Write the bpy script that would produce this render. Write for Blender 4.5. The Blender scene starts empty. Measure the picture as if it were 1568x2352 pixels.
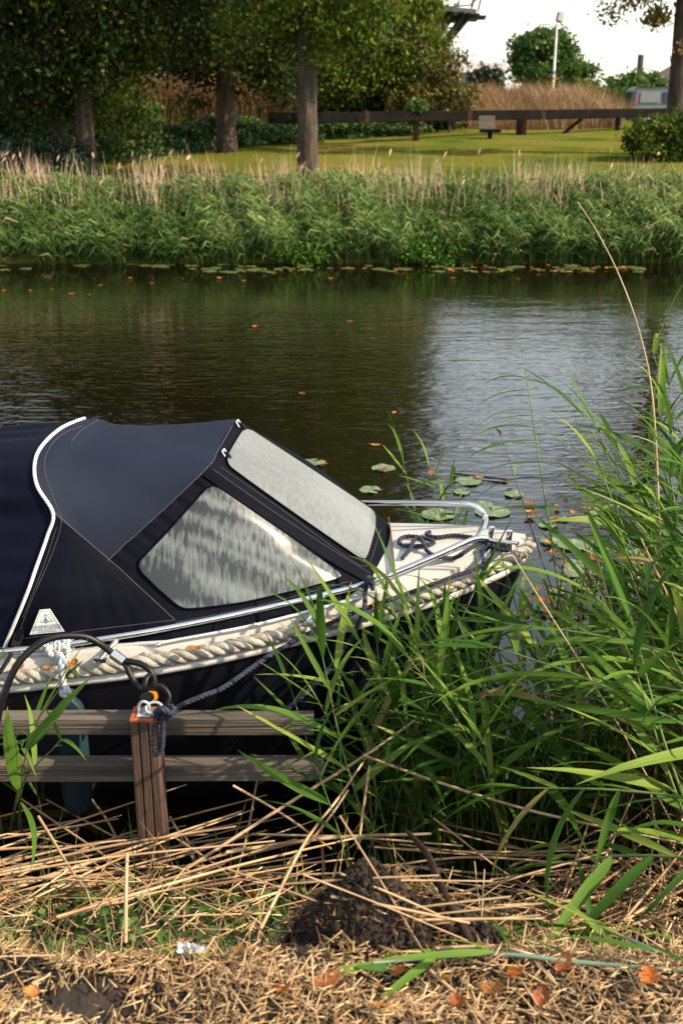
import bpy, math, random
import numpy as np
from mathutils import Vector, Matrix

S = bpy.context.scene
COL = S.collection
R = math.radians

# ------------------------------------------------------------------ camera
TILT = R(19.8)
CAM = Vector((0.0, 0.0, 2.35))
FPX = 2600.0                      # focal length in pixels of a 1568 wide picture
cd = bpy.data.cameras.new('camera')
cd.sensor_fit = 'HORIZONTAL'
cd.sensor_width = 24.0
cd.lens = 24.0 * FPX / 1568.0
cd.clip_start = 0.05
cd.clip_end = 2000.0
cd.dof.use_dof = True
cd.dof.focus_distance = 3.95
cd.dof.aperture_fstop = 5.0
cam = bpy.data.objects.new('camera', cd)
COL.objects.link(cam)
cam.location = CAM
cam.rotation_euler = (R(90) - TILT, 0, 0)
S.camera = cam

# ------------------------------------------------------------------ sky and sun
SUN_EL, SUN_AZ = R(37), R(106)    # azimuth clockwise from +Y: the sun stands to the right, a little behind the camera
w = bpy.data.worlds.new('World')
S.world = w
w.use_nodes = True
nt = w.node_tree
nt.nodes.clear()
wo = nt.nodes.new('ShaderNodeOutputWorld')
bg = nt.nodes.new('ShaderNodeBackground')
sk = nt.nodes.new('ShaderNodeTexSky')
hs = nt.nodes.new('ShaderNodeHueSaturation')
sk.sky_type = 'NISHITA'
sk.sun_disc = False
sk.sun_elevation = SUN_EL
sk.sun_rotation = SUN_AZ
sk.air_density = 1.5
sk.dust_density = 0.6
sk.ozone_density = 1.0
hs.inputs['Saturation'].default_value = 0.4
bg.inputs['Strength'].default_value = 0.15
nt.links.new(sk.outputs[0], hs.inputs['Color'])
nt.links.new(hs.outputs[0], bg.inputs['Color'])
nt.links.new(bg.outputs[0], wo.inputs['Surface'])

sd = bpy.data.lights.new('sun', 'SUN')
sd.energy = 4.6
sd.angle = R(0.7)
sd.color = (1.0, 0.83, 0.59)
sun = bpy.data.objects.new('sun', sd)
COL.objects.link(sun)
sdir = Vector((math.sin(SUN_AZ) * math.cos(SUN_EL), math.cos(SUN_AZ) * math.cos(SUN_EL), math.sin(SUN_EL)))
sun.rotation_euler = sdir.to_track_quat('Z', 'Y').to_euler()
sun.location = sdir * 60

S.view_settings.view_transform = 'Standard'
S.view_settings.look = 'None'
S.view_settings.exposure = 1.0
S.view_settings.gamma = 1.0
S.view_settings.use_curve_mapping = False
S.render.engine = 'CYCLES'
S.cycles.use_denoising = True
S.cycles.max_bounces = 6
S.cycles.transparent_max_bounces = 6

# ------------------------------------------------------------------ helpers
FWD = Vector((0, math.cos(TILT), -math.sin(TILT)))
UPV = Vector((0, math.sin(TILT), math.cos(TILT)))


def ray(px, py):
    return Vector((1, 0, 0)) * ((px - 784) / FPX) - UPV * ((py - 1176) / FPX) + FWD


def P(px, py, Y):                 # point of the place seen at picture point px,py at distance Y
    d = ray(px, py)
    return CAM + d * (Y / d.y)


def PZ(px, py, z):                # ... at height z
    d = ray(px, py)
    return CAM + d * ((z - CAM.z) / d.z)


def PP(px, py, p0, n):            # ... on a plane
    d = ray(px, py)
    return CAM + d * ((p0 - CAM).dot(n) / d.dot(n))


def tag(o, label=None, cat=None, group=None, kind=None):
    if label: o['label'] = label
    if cat: o['category'] = cat
    if group: o['group'] = group
    if kind: o['kind'] = kind
    return o


def thing(name, loc, label, cat, group=None):
    o = bpy.data.objects.new(name, None)
    o.empty_display_size = 0.05
    COL.objects.link(o)
    o.location = loc
    return tag(o, label, cat, group)


def link(name, me, m=None, parent=None):
    o = bpy.data.objects.new(name, me)
    COL.objects.link(o)
    if m is not None and not me.materials:
        me.materials.append(m)
    if parent is not None:
        o.parent = parent
        # a top-level parent sits at its base point; a part is built in world coordinates, so its own frame is the world's
        loc = Vector(parent.location) if parent.parent is None else Vector((0, 0, 0))
        o.matrix_parent_inverse = Matrix.Translation(-loc)
    return o


def npmesh(name, V, faces_list, tint=None, smooth=False):
    """V (n,3); faces_list: list of int arrays (m,k); tint: per-face floats in that order"""
    me = bpy.data.meshes.new(name)
    V = np.asarray(V, dtype=np.float32)
    me.vertices.add(len(V))
    me.vertices.foreach_set('co', V.ravel())
    fl = [np.asarray(f, dtype=np.int32) for f in faces_list if len(f)]
    nl = sum(f.size for f in fl)
    nf = sum(len(f) for f in fl)
    me.loops.add(nl)
    me.polygons.add(nf)
    me.loops.foreach_set('vertex_index', np.concatenate([f.ravel() for f in fl]))
    tot = np.concatenate([np.full(len(f), f.shape[1], np.int32) for f in fl])
    st = np.zeros(nf, np.int32)
    st[1:] = np.cumsum(tot)[:-1]
    me.polygons.foreach_set('loop_start', st)
    if tint is not None:
        a = me.attributes.new('tint', 'FLOAT', 'FACE')
        a.data.foreach_set('value', np.asarray(tint, dtype=np.float32))
    if smooth:
        me.polygons.foreach_set('use_smooth', np.ones(nf, dtype=bool))
    me.update(calc_edges=True)
    me.validate()
    return me


def catmull(pts, n):
    """n points, evenly spaced, on a smooth curve through pts"""
    p = [np.array(q, dtype=float) for q in pts]
    if len(p) == 2:
        dense = [p[0] + (p[1] - p[0]) * t for t in np.linspace(0, 1, 20)]
    else:
        p = [2 * p[0] - p[1]] + p + [2 * p[-1] - p[-2]]
        dense = []
        for i in range(1, len(p) - 2):
            for t in np.linspace(0, 1, 14, endpoint=(i == len(p) - 3)):
                a, b, c, d = p[i - 1], p[i], p[i + 1], p[i + 2]
                dense.append(0.5 * (2 * b + (c - a) * t + (2 * a - 5 * b + 4 * c - d) * t * t + (3 * b - a - 3 * c + d) * t ** 3))
    D = np.array(dense)
    s = np.concatenate([[0], np.cumsum(np.linalg.norm(np.diff(D, axis=0), axis=1))])
    u = np.linspace(0, s[-1], n)
    return np.stack([np.interp(u, s, D[:, k]) for k in range(D.shape[1])], axis=1)


def frames(pts):
    pts = np.asarray(pts, float)
    T = np.gradient(pts, axis=0)
    T /= np.linalg.norm(T, axis=1)[:, None] + 1e-12
    a = np.array([0, 0, 1.0]) if abs(T[0][2]) < 0.9 else np.array([1.0, 0, 0])
    N = np.zeros_like(pts)
    n = a - T[0] * a.dot(T[0])
    n /= np.linalg.norm(n)
    for i in range(len(pts)):
        n = n - T[i] * n.dot(T[i])
        n /= np.linalg.norm(n) + 1e-12
        N[i] = n
    return T, N, np.cross(T, N)


class MB:
    def __init__(s):
        s.v, s.f, s.sm = [], [], []

    def add(s, V, F, smooth=False):
        o = len(s.v)
        s.v += [tuple(map(float, q)) for q in V]
        s.f += [tuple(int(i) + o for i in f) for f in F]
        s.sm += [smooth] * len(F)
        return s

    def tube(s, pts, r, n=8, caps=True, closed=False):
        pts = np.asarray([tuple(q) for q in pts], float)
        m = len(pts)
        rr = np.full(m, r, float) if np.isscalar(r) else np.interp(np.linspace(0, 1, m), np.linspace(0, 1, len(r)), r)
        T, N, B = frames(pts)
        a = np.linspace(0, 2 * math.pi, n, endpoint=False)
        V = (pts[:, None] + rr[:, None, None] * (N[:, None] * np.cos(a)[None, :, None] + B[:, None] * np.sin(a)[None, :, None])).reshape(-1, 3)
        F = []
        for i in range(m - 1):
            for j in range(n):
                k = (j + 1) % n
                F.append((i * n + j, i * n + k, (i + 1) * n + k, (i + 1) * n + j))
        s.add(V, F, True)
        if caps:
            s.add(V[:n], [tuple(range(n))[::-1]])
            s.add(V[-n:], [tuple(range(n))])
        return s

    def grid(s, G, smooth=True, flip=False, closed=False):
        G = np.asarray(G, float)
        a, b = G.shape[:2]
        F = []
        for i in range(a - 1):
            for j in range(b - 1 + (1 if closed else 0)):
                k = (j + 1) % b
                f = (i * b + j, i * b + k, (i + 1) * b + k, (i + 1) * b + j)
                F.append(f[::-1] if flip else f)
        return s.add(G.reshape(-1, 3), F, smooth)

    def box(s, c, d, rot=None, bev=0.0):
        c = Vector(c)
        hx, hy, hz = d[0] / 2, d[1] / 2, d[2] / 2
        if bev > 0:
            b = min(bev, hx * .9, hy * .9, hz * .9)
            V, F = [], []
            prof = [(-hz, hx - b, hy - b), (-hz + b, hx, hy), (hz - b, hx, hy), (hz, hx - b, hy - b)]
            for z, x, y in prof:
                for p in ((x, -y + b), (x, y - b), (x - b, y), (-x + b, y), (-x, y - b), (-x, -y + b), (-x + b, -y), (x - b, -y)):
                    V.append(Vector((p[0], p[1], z)))
            for i in range(3):
                for j in range(8):
                    k = (j + 1) % 8
                    F.append((i * 8 + j, i * 8 + k, i * 8 + 8 + k, i * 8 + 8 + j))
            F.append(tuple(range(7, -1, -1)))
            F.append(tuple(range(24, 32)))
        else:
            V = [Vector((x * hx, y * hy, z * hz)) for z in (-1, 1) for y in (-1, 1) for x in (-1, 1)]
            F = [(0, 2, 3, 1), (4, 5, 7, 6), (0, 1, 5, 4), (2, 6, 7, 3), (0, 4, 6, 2), (1, 3, 7, 5)]
        if rot is not None:
            V = [rot @ q for q in V]
        return s.add([q + c for q in V], F)

    def ball(s, c, r, n=10, sq=(1, 1, 1)):
        V, F = [], []
        m = n // 2
        for i in range(m + 1):
            t = math.pi * i / m
            for j in range(n):
                a = 2 * math.pi * j / n
                V.append((c[0] + r * sq[0] * math.sin(t) * math.cos(a), c[1] + r * sq[1] * math.sin(t) * math.sin(a), c[2] + r * sq[2] * math.cos(t)))
        for i in range(m):
            for j in range(n):
                k = (j + 1) % n
                F.append((i * n + j, (i + 1) * n + j, (i + 1) * n + k, i * n + k))
        return s.add(V, F, True)

    def rope(s, pts, rad, pitch, n=6, per=12, fuzz=0.0, seed=0):
        L = float(np.sum(np.linalg.norm(np.diff(np.asarray(pts, float), axis=0), axis=1)))
        m = max(8, int(L / pitch * per))
        C = catmull(pts, m)
        T, N, B = frames(C)
        u = np.linspace(0, L / pitch * 2 * math.pi, m)
        rg = np.random.default_rng(seed)
        for k in range(3):
            ph = u + k * 2 * math.pi / 3
            Q = C + rad * .52 * (N * np.cos(ph)[:, None] + B * np.sin(ph)[:, None])
            if fuzz:
                Q = Q + rg.normal(0, fuzz, Q.shape)
            s.tube(Q, rad * .56, n)
        return s

    def mesh(s, name):
        me = bpy.data.meshes.new(name)
        me.from_pydata(s.v, [], s.f)
        me.polygons.foreach_set('use_smooth', s.sm)
        me.update()
        return me

    def build(s, name, m, parent=None):
        return link(name, s.mesh(name), m, parent)


def np_interp_grid(c0, c1, n, bulge=None):
    c0, c1 = np.asarray(c0), np.asarray(c1)
    out = []
    for t in np.linspace(0, 1, n):
        out.append(c0 * (1 - t) + c1 * t)
    return np.array(out)


def coons(top, bot, left, right, nu, nv):
    """four boundary curves (top and bot run left to right, left and right run top to bottom)"""
    t, b = catmull(top, nu), catmull(bot, nu)
    l, r = catmull(left, nv), catmull(right, nv)
    u = np.linspace(0, 1, nu)[None, :, None]
    v = np.linspace(0, 1, nv)[:, None, None]
    return ((1 - v) * t[None] + v * b[None] + (1 - u) * l[:, None] + u * r[:, None]
            - ((1 - u) * (1 - v) * t[0] + u * (1 - v) * t[-1] + (1 - u) * v * b[0] + u * v * b[-1]))


# ------------------------------------------------------------------ materials
def nodes(name):
    m = bpy.data.materials.new(name)
    m.use_nodes = True
    n = m.node_tree
    return m, n, n.nodes['Principled BSDF']


def ramp(n, cols):
    r = n.nodes.new('ShaderNodeValToRGB')
    e = r.color_ramp.elements
    while len(e) < len(cols):
        e.new(0.5)
    for k, (p, c) in enumerate(cols):
        e[k].position = p
        e[k].color = (c[0], c[1], c[2], 1)
    return r


def mat(name, cols, scale=5.0, detail=4.0, rough=.6, bump=0.0, bscale=None, metal=0.0, spec=.5, stretch=None, sheen=0.0, coat=0.0, dist=0.0, bdist=.01):
    """noise-coloured surface; cols is one colour or a list of (pos, colour)"""
    m, n, p = nodes(name)
    p.inputs['Roughness'].default_value = rough
    p.inputs['Metallic'].default_value = metal
    p.inputs['Specular IOR Level'].default_value = spec
    if sheen: p.inputs['Sheen Weight'].default_value = sheen
    if coat: p.inputs['Coat Weight'].default_value = coat
    tc = n.nodes.new('ShaderNodeTexCoord')
    src = tc.outputs['Object']
    if stretch:
        mp = n.nodes.new('ShaderNodeMapping')
        mp.inputs['Scale'].default_value = stretch
        n.links.new(src, mp.inputs['Vector'])
        src = mp.outputs[0]
    if isinstance(cols, tuple):
        c = cols
        cols = [(.3, tuple(x * .8 for x in c)), (.7, tuple(min(1, x * 1.15) for x in c))]
    no = n.nodes.new('ShaderNodeTexNoise')
    no.inputs['Scale'].default_value = scale
    no.inputs['Detail'].default_value = detail
    no.inputs['Distortion'].default_value = dist
    n.links.new(src, no.inputs['Vector'])
    r = ramp(n, cols)
    n.links.new(no.outputs['Fac'], r.inputs[0])
    n.links.new(r.outputs[0], p.inputs['Base Color'])
    if bump:
        b = n.nodes.new('ShaderNodeTexNoise')
        b.inputs['Scale'].default_value = bscale or scale * 4
        b.inputs['Detail'].default_value = 5
        n.links.new(src, b.inputs['Vector'])
        bn = n.nodes.new('ShaderNodeBump')
        bn.inputs['Strength'].default_value = bump
        bn.inputs['Distance'].default_value = bdist
        n.links.new(b.outputs['Fac'], bn.inputs['Height'])
        n.links.new(bn.outputs[0], p.inputs['Normal'])
    return m


def leafmat(name, cols, source='tint', trans=.3, rough=.5, spec=.3, along=None, veins=0):
    """leaf colour from the per-face attribute (or a random value per object), part of the light passes through"""
    m, n, p = nodes(name)
    p.inputs['Roughness'].default_value = rough
    p.inputs['Specular IOR Level'].default_value = spec
    if source == 'tint':
        a = n.nodes.new('ShaderNodeAttribute')
        a.attribute_name = 'tint'
        out = a.outputs['Fac']
    else:
        a = n.nodes.new('ShaderNodeObjectInfo')
        out = a.outputs['Random']
    r = ramp(n, cols)
    n.links.new(out, r.inputs[0])
    colour = r.outputs[0]
    if along:                     # long thin leaves: fine lengthwise veins and a dry tip
        tc = n.nodes.new('ShaderNodeTexCoord')
        mp = n.nodes.new('ShaderNodeMapping')
        mp.inputs['Scale'].default_value = (2, 160, 2)
        no = n.nodes.new('ShaderNodeTexNoise')
        no.inputs['Scale'].default_value = 1.0
        no.inputs['Detail'].default_value = 2
        n.links.new(tc.outputs['Object'], mp.inputs['Vector'])
        n.links.new(mp.outputs[0], no.inputs['Vector'])
        mr = n.nodes.new('ShaderNodeMapRange')
        mr.inputs['From Min'].default_value = .3
        mr.inputs['From Max'].default_value = .7
        mr.inputs['To Min'].default_value = .72
        mr.inputs['To Max'].default_value = 1.22
        n.links.new(no.outputs['Fac'], mr.inputs['Value'])
        mx = n.nodes.new('ShaderNodeVectorMath')
        mx.operation = 'SCALE'
        n.links.new(colour, mx.inputs[0])
        n.links.new(mr.outputs[0], mx.inputs['Scale'])
        sx = n.nodes.new('ShaderNodeSeparateXYZ')
        n.links.new(tc.outputs['Object'], sx.inputs[0])
        tr = n.nodes.new('ShaderNodeMapRange')
        tr.inputs['From Min'].default_value = .86
        tr.inputs['From Max'].default_value = 1.0
        n.links.new(sx.outputs['X'], tr.inputs['Value'])
        mi = n.nodes.new('ShaderNodeMix')
        mi.data_type = 'RGBA'
        n.links.new(tr.outputs[0], mi.inputs['Factor'])
        n.links.new(mx.outputs[0], mi.inputs['A'])
        mi.inputs['B'].default_value = (*along, 1)
        colour = mi.outputs['Result']
    if veins:                     # blotches on a dry leaf
        tc = n.nodes.new('ShaderNodeTexCoord')
        no = n.nodes.new('ShaderNodeTexNoise')
        no.inputs['Scale'].default_value = veins
        no.inputs['Detail'].default_value = 6
        n.links.new(tc.outputs['Object'], no.inputs['Vector'])
        mr = n.nodes.new('ShaderNodeMapRange')
        mr.inputs['From Min'].default_value = .35; mr.inputs['From Max'].default_value = .65
        mr.inputs['To Min'].default_value = .35; mr.inputs['To Max'].default_value = 1.2
        n.links.new(no.outputs['Fac'], mr.inputs['Value'])
        mx = n.nodes.new('ShaderNodeVectorMath'); mx.operation = 'SCALE'
        n.links.new(colour, mx.inputs[0]); n.links.new(mr.outputs[0], mx.inputs['Scale'])
        colour = mx.outputs[0]
    n.links.new(colour, p.inputs['Base Color'])
    tl = n.nodes.new('ShaderNodeBsdfTranslucent')
    n.links.new(colour, tl.inputs['Color'])
    mix = n.nodes.new('ShaderNodeMixShader')
    mix.inputs[0].default_value = trans
    n.links.new(p.outputs[0], mix.inputs[1])
    n.links.new(tl.outputs[0], mix.inputs[2])
    n.links.new(mix.outputs[0], n.nodes['Material Output'].inputs['Surface'])
    return m


G = {}
G['bark'] = mat('bark', [(.3, (.022, .014, .009)), (.55, (.06, .04, .026)), (.75, (.11, .078, .052))], 9, 6, .9, 1.0, 22, stretch=(1, 1, .22), bdist=.05)
G['branch'] = mat('branch', (.06, .045, .03), 8, 4, .9)
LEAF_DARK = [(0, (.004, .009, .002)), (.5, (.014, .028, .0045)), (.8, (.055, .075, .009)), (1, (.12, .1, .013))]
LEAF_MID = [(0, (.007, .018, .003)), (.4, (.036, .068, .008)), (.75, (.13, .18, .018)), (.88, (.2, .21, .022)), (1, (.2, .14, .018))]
LEAF_GREEN = [(0, (.014, .045, .006)), (.5, (.045, .105, .014)), (1, (.12, .17, .025))]
LEAF_AUTUMN = [(0, (.05, .07, .014)), (.5, (.12, .1, .018)), (1, (.32, .15, .02))]
LEAF_JUNIPER = [(0, (.016, .04, .01)), (.5, (.035, .085, .016)), (1, (.09, .15, .025))]
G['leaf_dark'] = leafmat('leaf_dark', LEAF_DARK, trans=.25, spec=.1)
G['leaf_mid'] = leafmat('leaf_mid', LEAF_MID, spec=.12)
G['leaf_green'] = leafmat('leaf_green', LEAF_GREEN)
G['leaf_autumn'] = leafmat('leaf_autumn', LEAF_AUTUMN)
G['leaf_juniper'] = leafmat('leaf_juniper', LEAF_JUNIPER, trans=.15)
G['leaf_conifer'] = leafmat('leaf_conifer', [(0, (.008, .02, .01)), (1, (.025, .05, .022))], trans=.1)
G['far_reed'] = leafmat('far_reed', [(0, (.014, .036, .007)), (.4, (.075, .14, .03)), (.85, (.28, .36, .12)), (.93, (.3, .26, .14)), (1, (.36, .25, .12))], trans=.35, spec=.1)
G['dry_reed'] = leafmat('dry_reed', [(0, (.34, .24, .14)), (.7, (.55, .42, .28)), (1, (.5, .3, .22))], trans=.1)
G['brown_grass'] = leafmat('brown_grass', [(0, (.11, .055, .022)), (.5, (.23, .125, .055)), (.85, (.34, .22, .11)), (1, (.12, .15, .04))], trans=.2)
G['herb'] = leafmat('herb', [(0, (.03, .09, .01)), (.6, (.07, .19, .015)), (1, (.24, .3, .02))], trans=.3)
G['dark_wood'] = mat('dark_wood', [(.3, (.003, .0026, .0026)), (.7, (.009, .007, .006))], 3, 5, .9, .4, 20, spec=.1)
G['rust_wood'] = mat('rust_wood', (.035, .014, .009), 4, 4, .9, spec=.1)
# ------------------------------------------------------------------ ground, water
def far_z(x, y):
    x, y = np.asarray(x, float), np.asarray(y, float)
    z = np.interp(y, [14, 17.5, 18.1, 19.5, 41, 50, 62, 120, 900], [-.9, -.45, -.02, .55, 1.55, 1.5, 1.33, 1.5, 1.5])
    def sm(t): t = np.clip(t, 0, 1); return t * t * (3 - 2 * t)
    return z + .8 * sm((y - 43) / 7) * sm((62 - y) / 6) * sm((.25 * y - x) / 2.5) + .04 * np.sin(x * .7 + y * .3) * sm((y - 20) / 4)


def near_shift(x):
    t = np.clip((np.asarray(x, float) - .35) / 1.2, 0, 1)
    return .45 * t * t * (3 - 2 * t)


def near_z(x, y):
    x, y = np.asarray(x, float), np.asarray(y, float)
    u = y - near_shift(x) * np.clip((y - 1.9) / 1.2, 0, 1)
    z = np.interp(u, [-30, 1.3, 1.84, 1.95, 2.1, 2.6, 2.95, 3.2, 4.4], [.85, .77, .74, .62, .4, .19, .02, -.12, -.8])
    z = z + .018 * np.sin(x * 9 + y * 5) + .012 * np.sin(x * 17 - y * 13 + 1) + .01 * np.sin(y * 31 + x * 7)
    return z


def hit(px, py, fz=far_z, y0=18.2, y1=120):
    d = ray(px, py)
    for Y in np.arange(y0, y1, .02):
        p = CAM + d * (Y / d.y)
        if p.z <= float(fz(p.x, p.y)):
            return p
    return CAM + d * (y1 / d.y)


def nhit(px, py):
    return hit(px, py, near_z, 1.2, 4.4)


def sheet(name, xs, ys, fz, m, kind='structure'):
    X, Y = np.meshgrid(xs, ys)
    Z = fz(X, Y)
    V = np.stack([X, Y, Z], -1).reshape(-1, 3)
    a, b = len(ys), len(xs)
    i = (np.arange(a - 1)[:, None] * b + np.arange(b - 1)[None]).ravel()
    me = npmesh(name, V, [np.stack([i, i + 1, i + b + 1, i + b], 1)], smooth=True)
    o = link(name, me, m)
    return tag(o, kind=kind)


# lawn: mown grass, greener and yellower patches, worn specks
m, n, p = nodes('lawn_grass')
p.inputs['Roughness'].default_value = .9
p.inputs['Specular IOR Level'].default_value = 0.0
tc = n.nodes.new('ShaderNodeTexCoord')
n1 = n.nodes.new('ShaderNodeTexNoise'); n1.inputs['Scale'].default_value = .35; n1.inputs['Detail'].default_value = 6
n2 = n.nodes.new('ShaderNodeTexNoise'); n2.inputs['Scale'].default_value = 9; n2.inputs['Detail'].default_value = 5
for q in (n1, n2): n.links.new(tc.outputs['Object'], q.inputs['Vector'])
mm = n.nodes.new('ShaderNodeMath'); mm.operation = 'MULTIPLY_ADD'; mm.inputs[1].default_value = .45
n.links.new(n2.outputs['Fac'], mm.inputs[0]); n.links.new(n1.outputs['Fac'], mm.inputs[2])
rr = ramp(n, [(.5, (.026, .055, .008)), (.64, (.06, .088, .013)), (.78, (.115, .115, .02)), (.95, (.16, .11, .034))])
n.links.new(mm.outputs[0], rr.inputs[0]); n.links.new(rr.outputs[0], p.inputs['Base Color'])
bn = n.nodes.new('ShaderNodeBump'); bn.inputs['Strength'].default_value = .8; bn.inputs['Distance'].default_value = .06
n.links.new(n2.outputs['Fac'], bn.inputs['Height']); n.links.new(bn.outputs[0], p.inputs['Normal'])
G['lawn'] = m
G['soil'] = mat('soil', [(.25, (.008, .006, .004)), (.55, (.024, .016, .011)), (.8, (.055, .038, .025))], 14, 8, .95, 1.0, 40, bdist=.02)

sheet('far_bank', np.concatenate([np.linspace(-400, -20, 18), np.arange(-19, 30, .7), np.linspace(30, 400, 18)]),
      np.concatenate([np.arange(14, 22, .35), np.arange(22, 70, 1.0), np.linspace(71, 900, 24)]), far_z, G['lawn'])
sheet('near_bank', np.concatenate([np.linspace(-30, -2.2, 15), np.arange(-2.1, 2.6, .04), np.linspace(2.7, 30, 15)]),
      np.concatenate([np.linspace(-30, 1.0, 12), np.arange(1.04, 3.7, .035), np.arange(3.75, 4.5, .15)]), near_z, G['soil'])
sheet('canal_bed', np.linspace(-400, 400, 21), np.array([4.2, 8, 14.4]), lambda x, y: np.interp(y, [4.2, 8, 14.4], [-.75, -1.6, -.85]) + 0 * x, G['soil'])

# water: dark brown-green, small wind ripples that run along the canal, calmer close to the near bank
m, n, p = nodes('canal_water')
p.inputs['Base Color'].default_value = (.005, .0042, .0016, 1)
p.inputs['Roughness'].default_value = .02
p.inputs['IOR'].default_value = 1.5
tc = n.nodes.new('ShaderNodeTexCoord')
sx = n.nodes.new('ShaderNodeSeparateXYZ'); n.links.new(tc.outputs['Object'], sx.inputs[0])
calm = n.nodes.new('ShaderNodeMapRange')
calm.inputs['From Min'].default_value = 4.6; calm.inputs['From Max'].default_value = 6.6
calm.inputs['To Min'].default_value = .12; calm.inputs['To Max'].default_value = 1
n.links.new(sx.outputs['Y'], calm.inputs['Value'])
calm2 = n.nodes.new('ShaderNodeMapRange')
calm2.inputs['From Min'].default_value = 11.5; calm2.inputs['From Max'].default_value = 17
calm2.inputs['To Min'].default_value = 1; calm2.inputs['To Max'].default_value = .12
n.links.new(sx.outputs['Y'], calm2.inputs['Value'])
def wave(scale, st, det, rot=0.0):
    mp = n.nodes.new('ShaderNodeMapping'); mp.inputs['Scale'].default_value = st
    mp.inputs['Rotation'].default_value = (0, 0, rot)
    no = n.nodes.new('ShaderNodeTexNoise'); no.inputs['Scale'].default_value = scale; no.inputs['Detail'].default_value = det
    n.links.new(tc.outputs['Object'], mp.inputs['Vector']); n.links.new(mp.outputs[0], no.inputs['Vector'])
    return no.outputs['Fac']
w1 = wave(9.0, (.55, 1.5, 1), 2.0, R(7)); w2 = wave(2.2, (.5, 1.3, 1), 1.0, R(-12)); w3 = wave(.35, (1, 1, 1), 2.0)
ad = n.nodes.new('ShaderNodeMath'); ad.operation = 'MULTIPLY_ADD'; ad.inputs[1].default_value = 1.2
n.links.new(w2, ad.inputs[0]); n.links.new(w1, ad.inputs[2])
mu = n.nodes.new('ShaderNodeMath'); mu.operation = 'MULTIPLY'
n.links.new(calm.outputs[0], mu.inputs[0]); n.links.new(calm2.outputs[0], mu.inputs[1])
pr = n.nodes.new('ShaderNodeMapRange'); pr.inputs['From Min'].default_value = .35; pr.inputs['From Max'].default_value = .65
pr.inputs['To Min'].default_value = .55; pr.inputs['To Max'].default_value = 1.1
n.links.new(w3, pr.inputs['Value'])
mu2 = n.nodes.new('ShaderNodeMath'); mu2.operation = 'MULTIPLY'
n.links.new(mu.outputs[0], mu2.inputs[0]); n.links.new(pr.outputs[0], mu2.inputs[1])
bn = n.nodes.new('ShaderNodeBump'); bn.inputs['Distance'].default_value = .0105
n.links.new(ad.outputs[0], bn.inputs['Height']); n.links.new(mu2.outputs[0], bn.inputs['Strength'])
n.links.new(bn.outputs[0], p.inputs['Normal'])
G['water'] = m
sheet('canal_water', np.linspace(-400, 400, 9), np.array([2.2, 5, 10, 15, 18.6]), lambda x, y: 0 * x, G['water'])


# ------------------------------------------------------------------ foliage tools
def kites(C, A, B, t):
    """leaf-shaped quads: centres C, half-length vectors A, half-width vectors B, tints t"""
    V = np.stack([C - A, C + B - A * .15, C + A, C - B - A * .15], 1).reshape(-1, 3)
    k = np.arange(len(C))[:, None] * 4 + np.arange(4)[None]
    return V, k, t


def leaf_cloud(ells, n, size, rg, clump=.45, nclump=120, droop=.4, flat=1.0, tint=(.15, .85), hot=.05, shell=.35, aspect=.55):
    E = np.array(ells, float)
    vol = E[:, 3] * E[:, 4] * E[:, 5]
    pick = rg.choice(len(E), nclump, p=vol ** .6 / (vol ** .6).sum())
    d = rg.normal(size=(nclump, 3)); d /= np.linalg.norm(d, axis=1)[:, None]
    r = rg.uniform(shell, 1, nclump) ** .6
    cc = E[pick, :3] + d * r[:, None] * E[pick, 3:]
    ct = rg.uniform(0, 1, nclump)
    cs = rg.uniform(.6, 1.4, nclump) * clump
    k = rg.integers(0, nclump, n)
    off = rg.normal(size=(n, 3)) * np.array([1, 1, .75 * flat])
    C = cc[k] + off * cs[k][:, None] * .6
    A = rg.normal(size=(n, 3)); A[:, 2] -= droop
    A /= np.linalg.norm(A, axis=1)[:, None]
    N = rg.normal(size=(n, 3)) + np.array([0, 0, .9])
    B = np.cross(A, N); B /= np.linalg.norm(B, axis=1)[:, None] + 1e-9
    s = size * rg.uniform(.55, 1.35, n)[:, None]
    t = np.clip(tint[0] + (tint[1] - tint[0]) * (.55 * ct[k] + .45 * rg.uniform(0, 1, n)), 0, 1)
    t = np.where(rg.uniform(0, 1, n) < hot, rg.uniform(.88, 1, n), t)
    return kites(C, A * s, B * s * aspect, t)


def foliage(name, cloud, m, parent):
    V, F, t = cloud
    return link(name, npmesh(name, V, [F], t), m, parent)


def trunk_mesh(base, h, r0, r1, rg, lean=(0, 0), nseg=14, bends=.12, n=14):
    pts = []
    for i in range(nseg + 1):
        t = i / nseg
        pts.append((base[0] + lean[0] * t * h + bends * math.sin(t * 5 + base[0]) * t, base[1] + lean[1] * t * h, base[2] - .15 + (h + .15) * t))
    rad = [r0 * 1.3, r0 * 1.08] + [r0 + (r1 - r0) * i / (nseg - 1) for i in range(1, nseg)]
    mb = MB().tube(pts, rad, n)
    V = np.array(mb.v)
    V[:, :2] += (np.sin(V[:, 2:3] * 9 + V[:, :2] * 17) * .025 + rg.normal(0, .006, (len(V), 2))) * r0 * 3
    mb.v = [tuple(q) for q in V]
    return mb, pts


def limbs(pts, targets, r, rg):
    mb = MB()
    P0 = np.array(pts)
    for tg in targets:
        tg = np.array(tg, float)
        k = int(np.clip(np.argmin(np.abs(P0[:, 2] - (tg[2] - 1.2))), 3, len(P0) - 1))
        a = P0[k]
        mid = a * .45 + tg * .55 + np.array([0, 0, .5]) + rg.normal(0, .15, 3)
        mb.tube(catmull([a, mid, tg], 9), [r, r * .6, r * .2], 6)
    return mb


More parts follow.
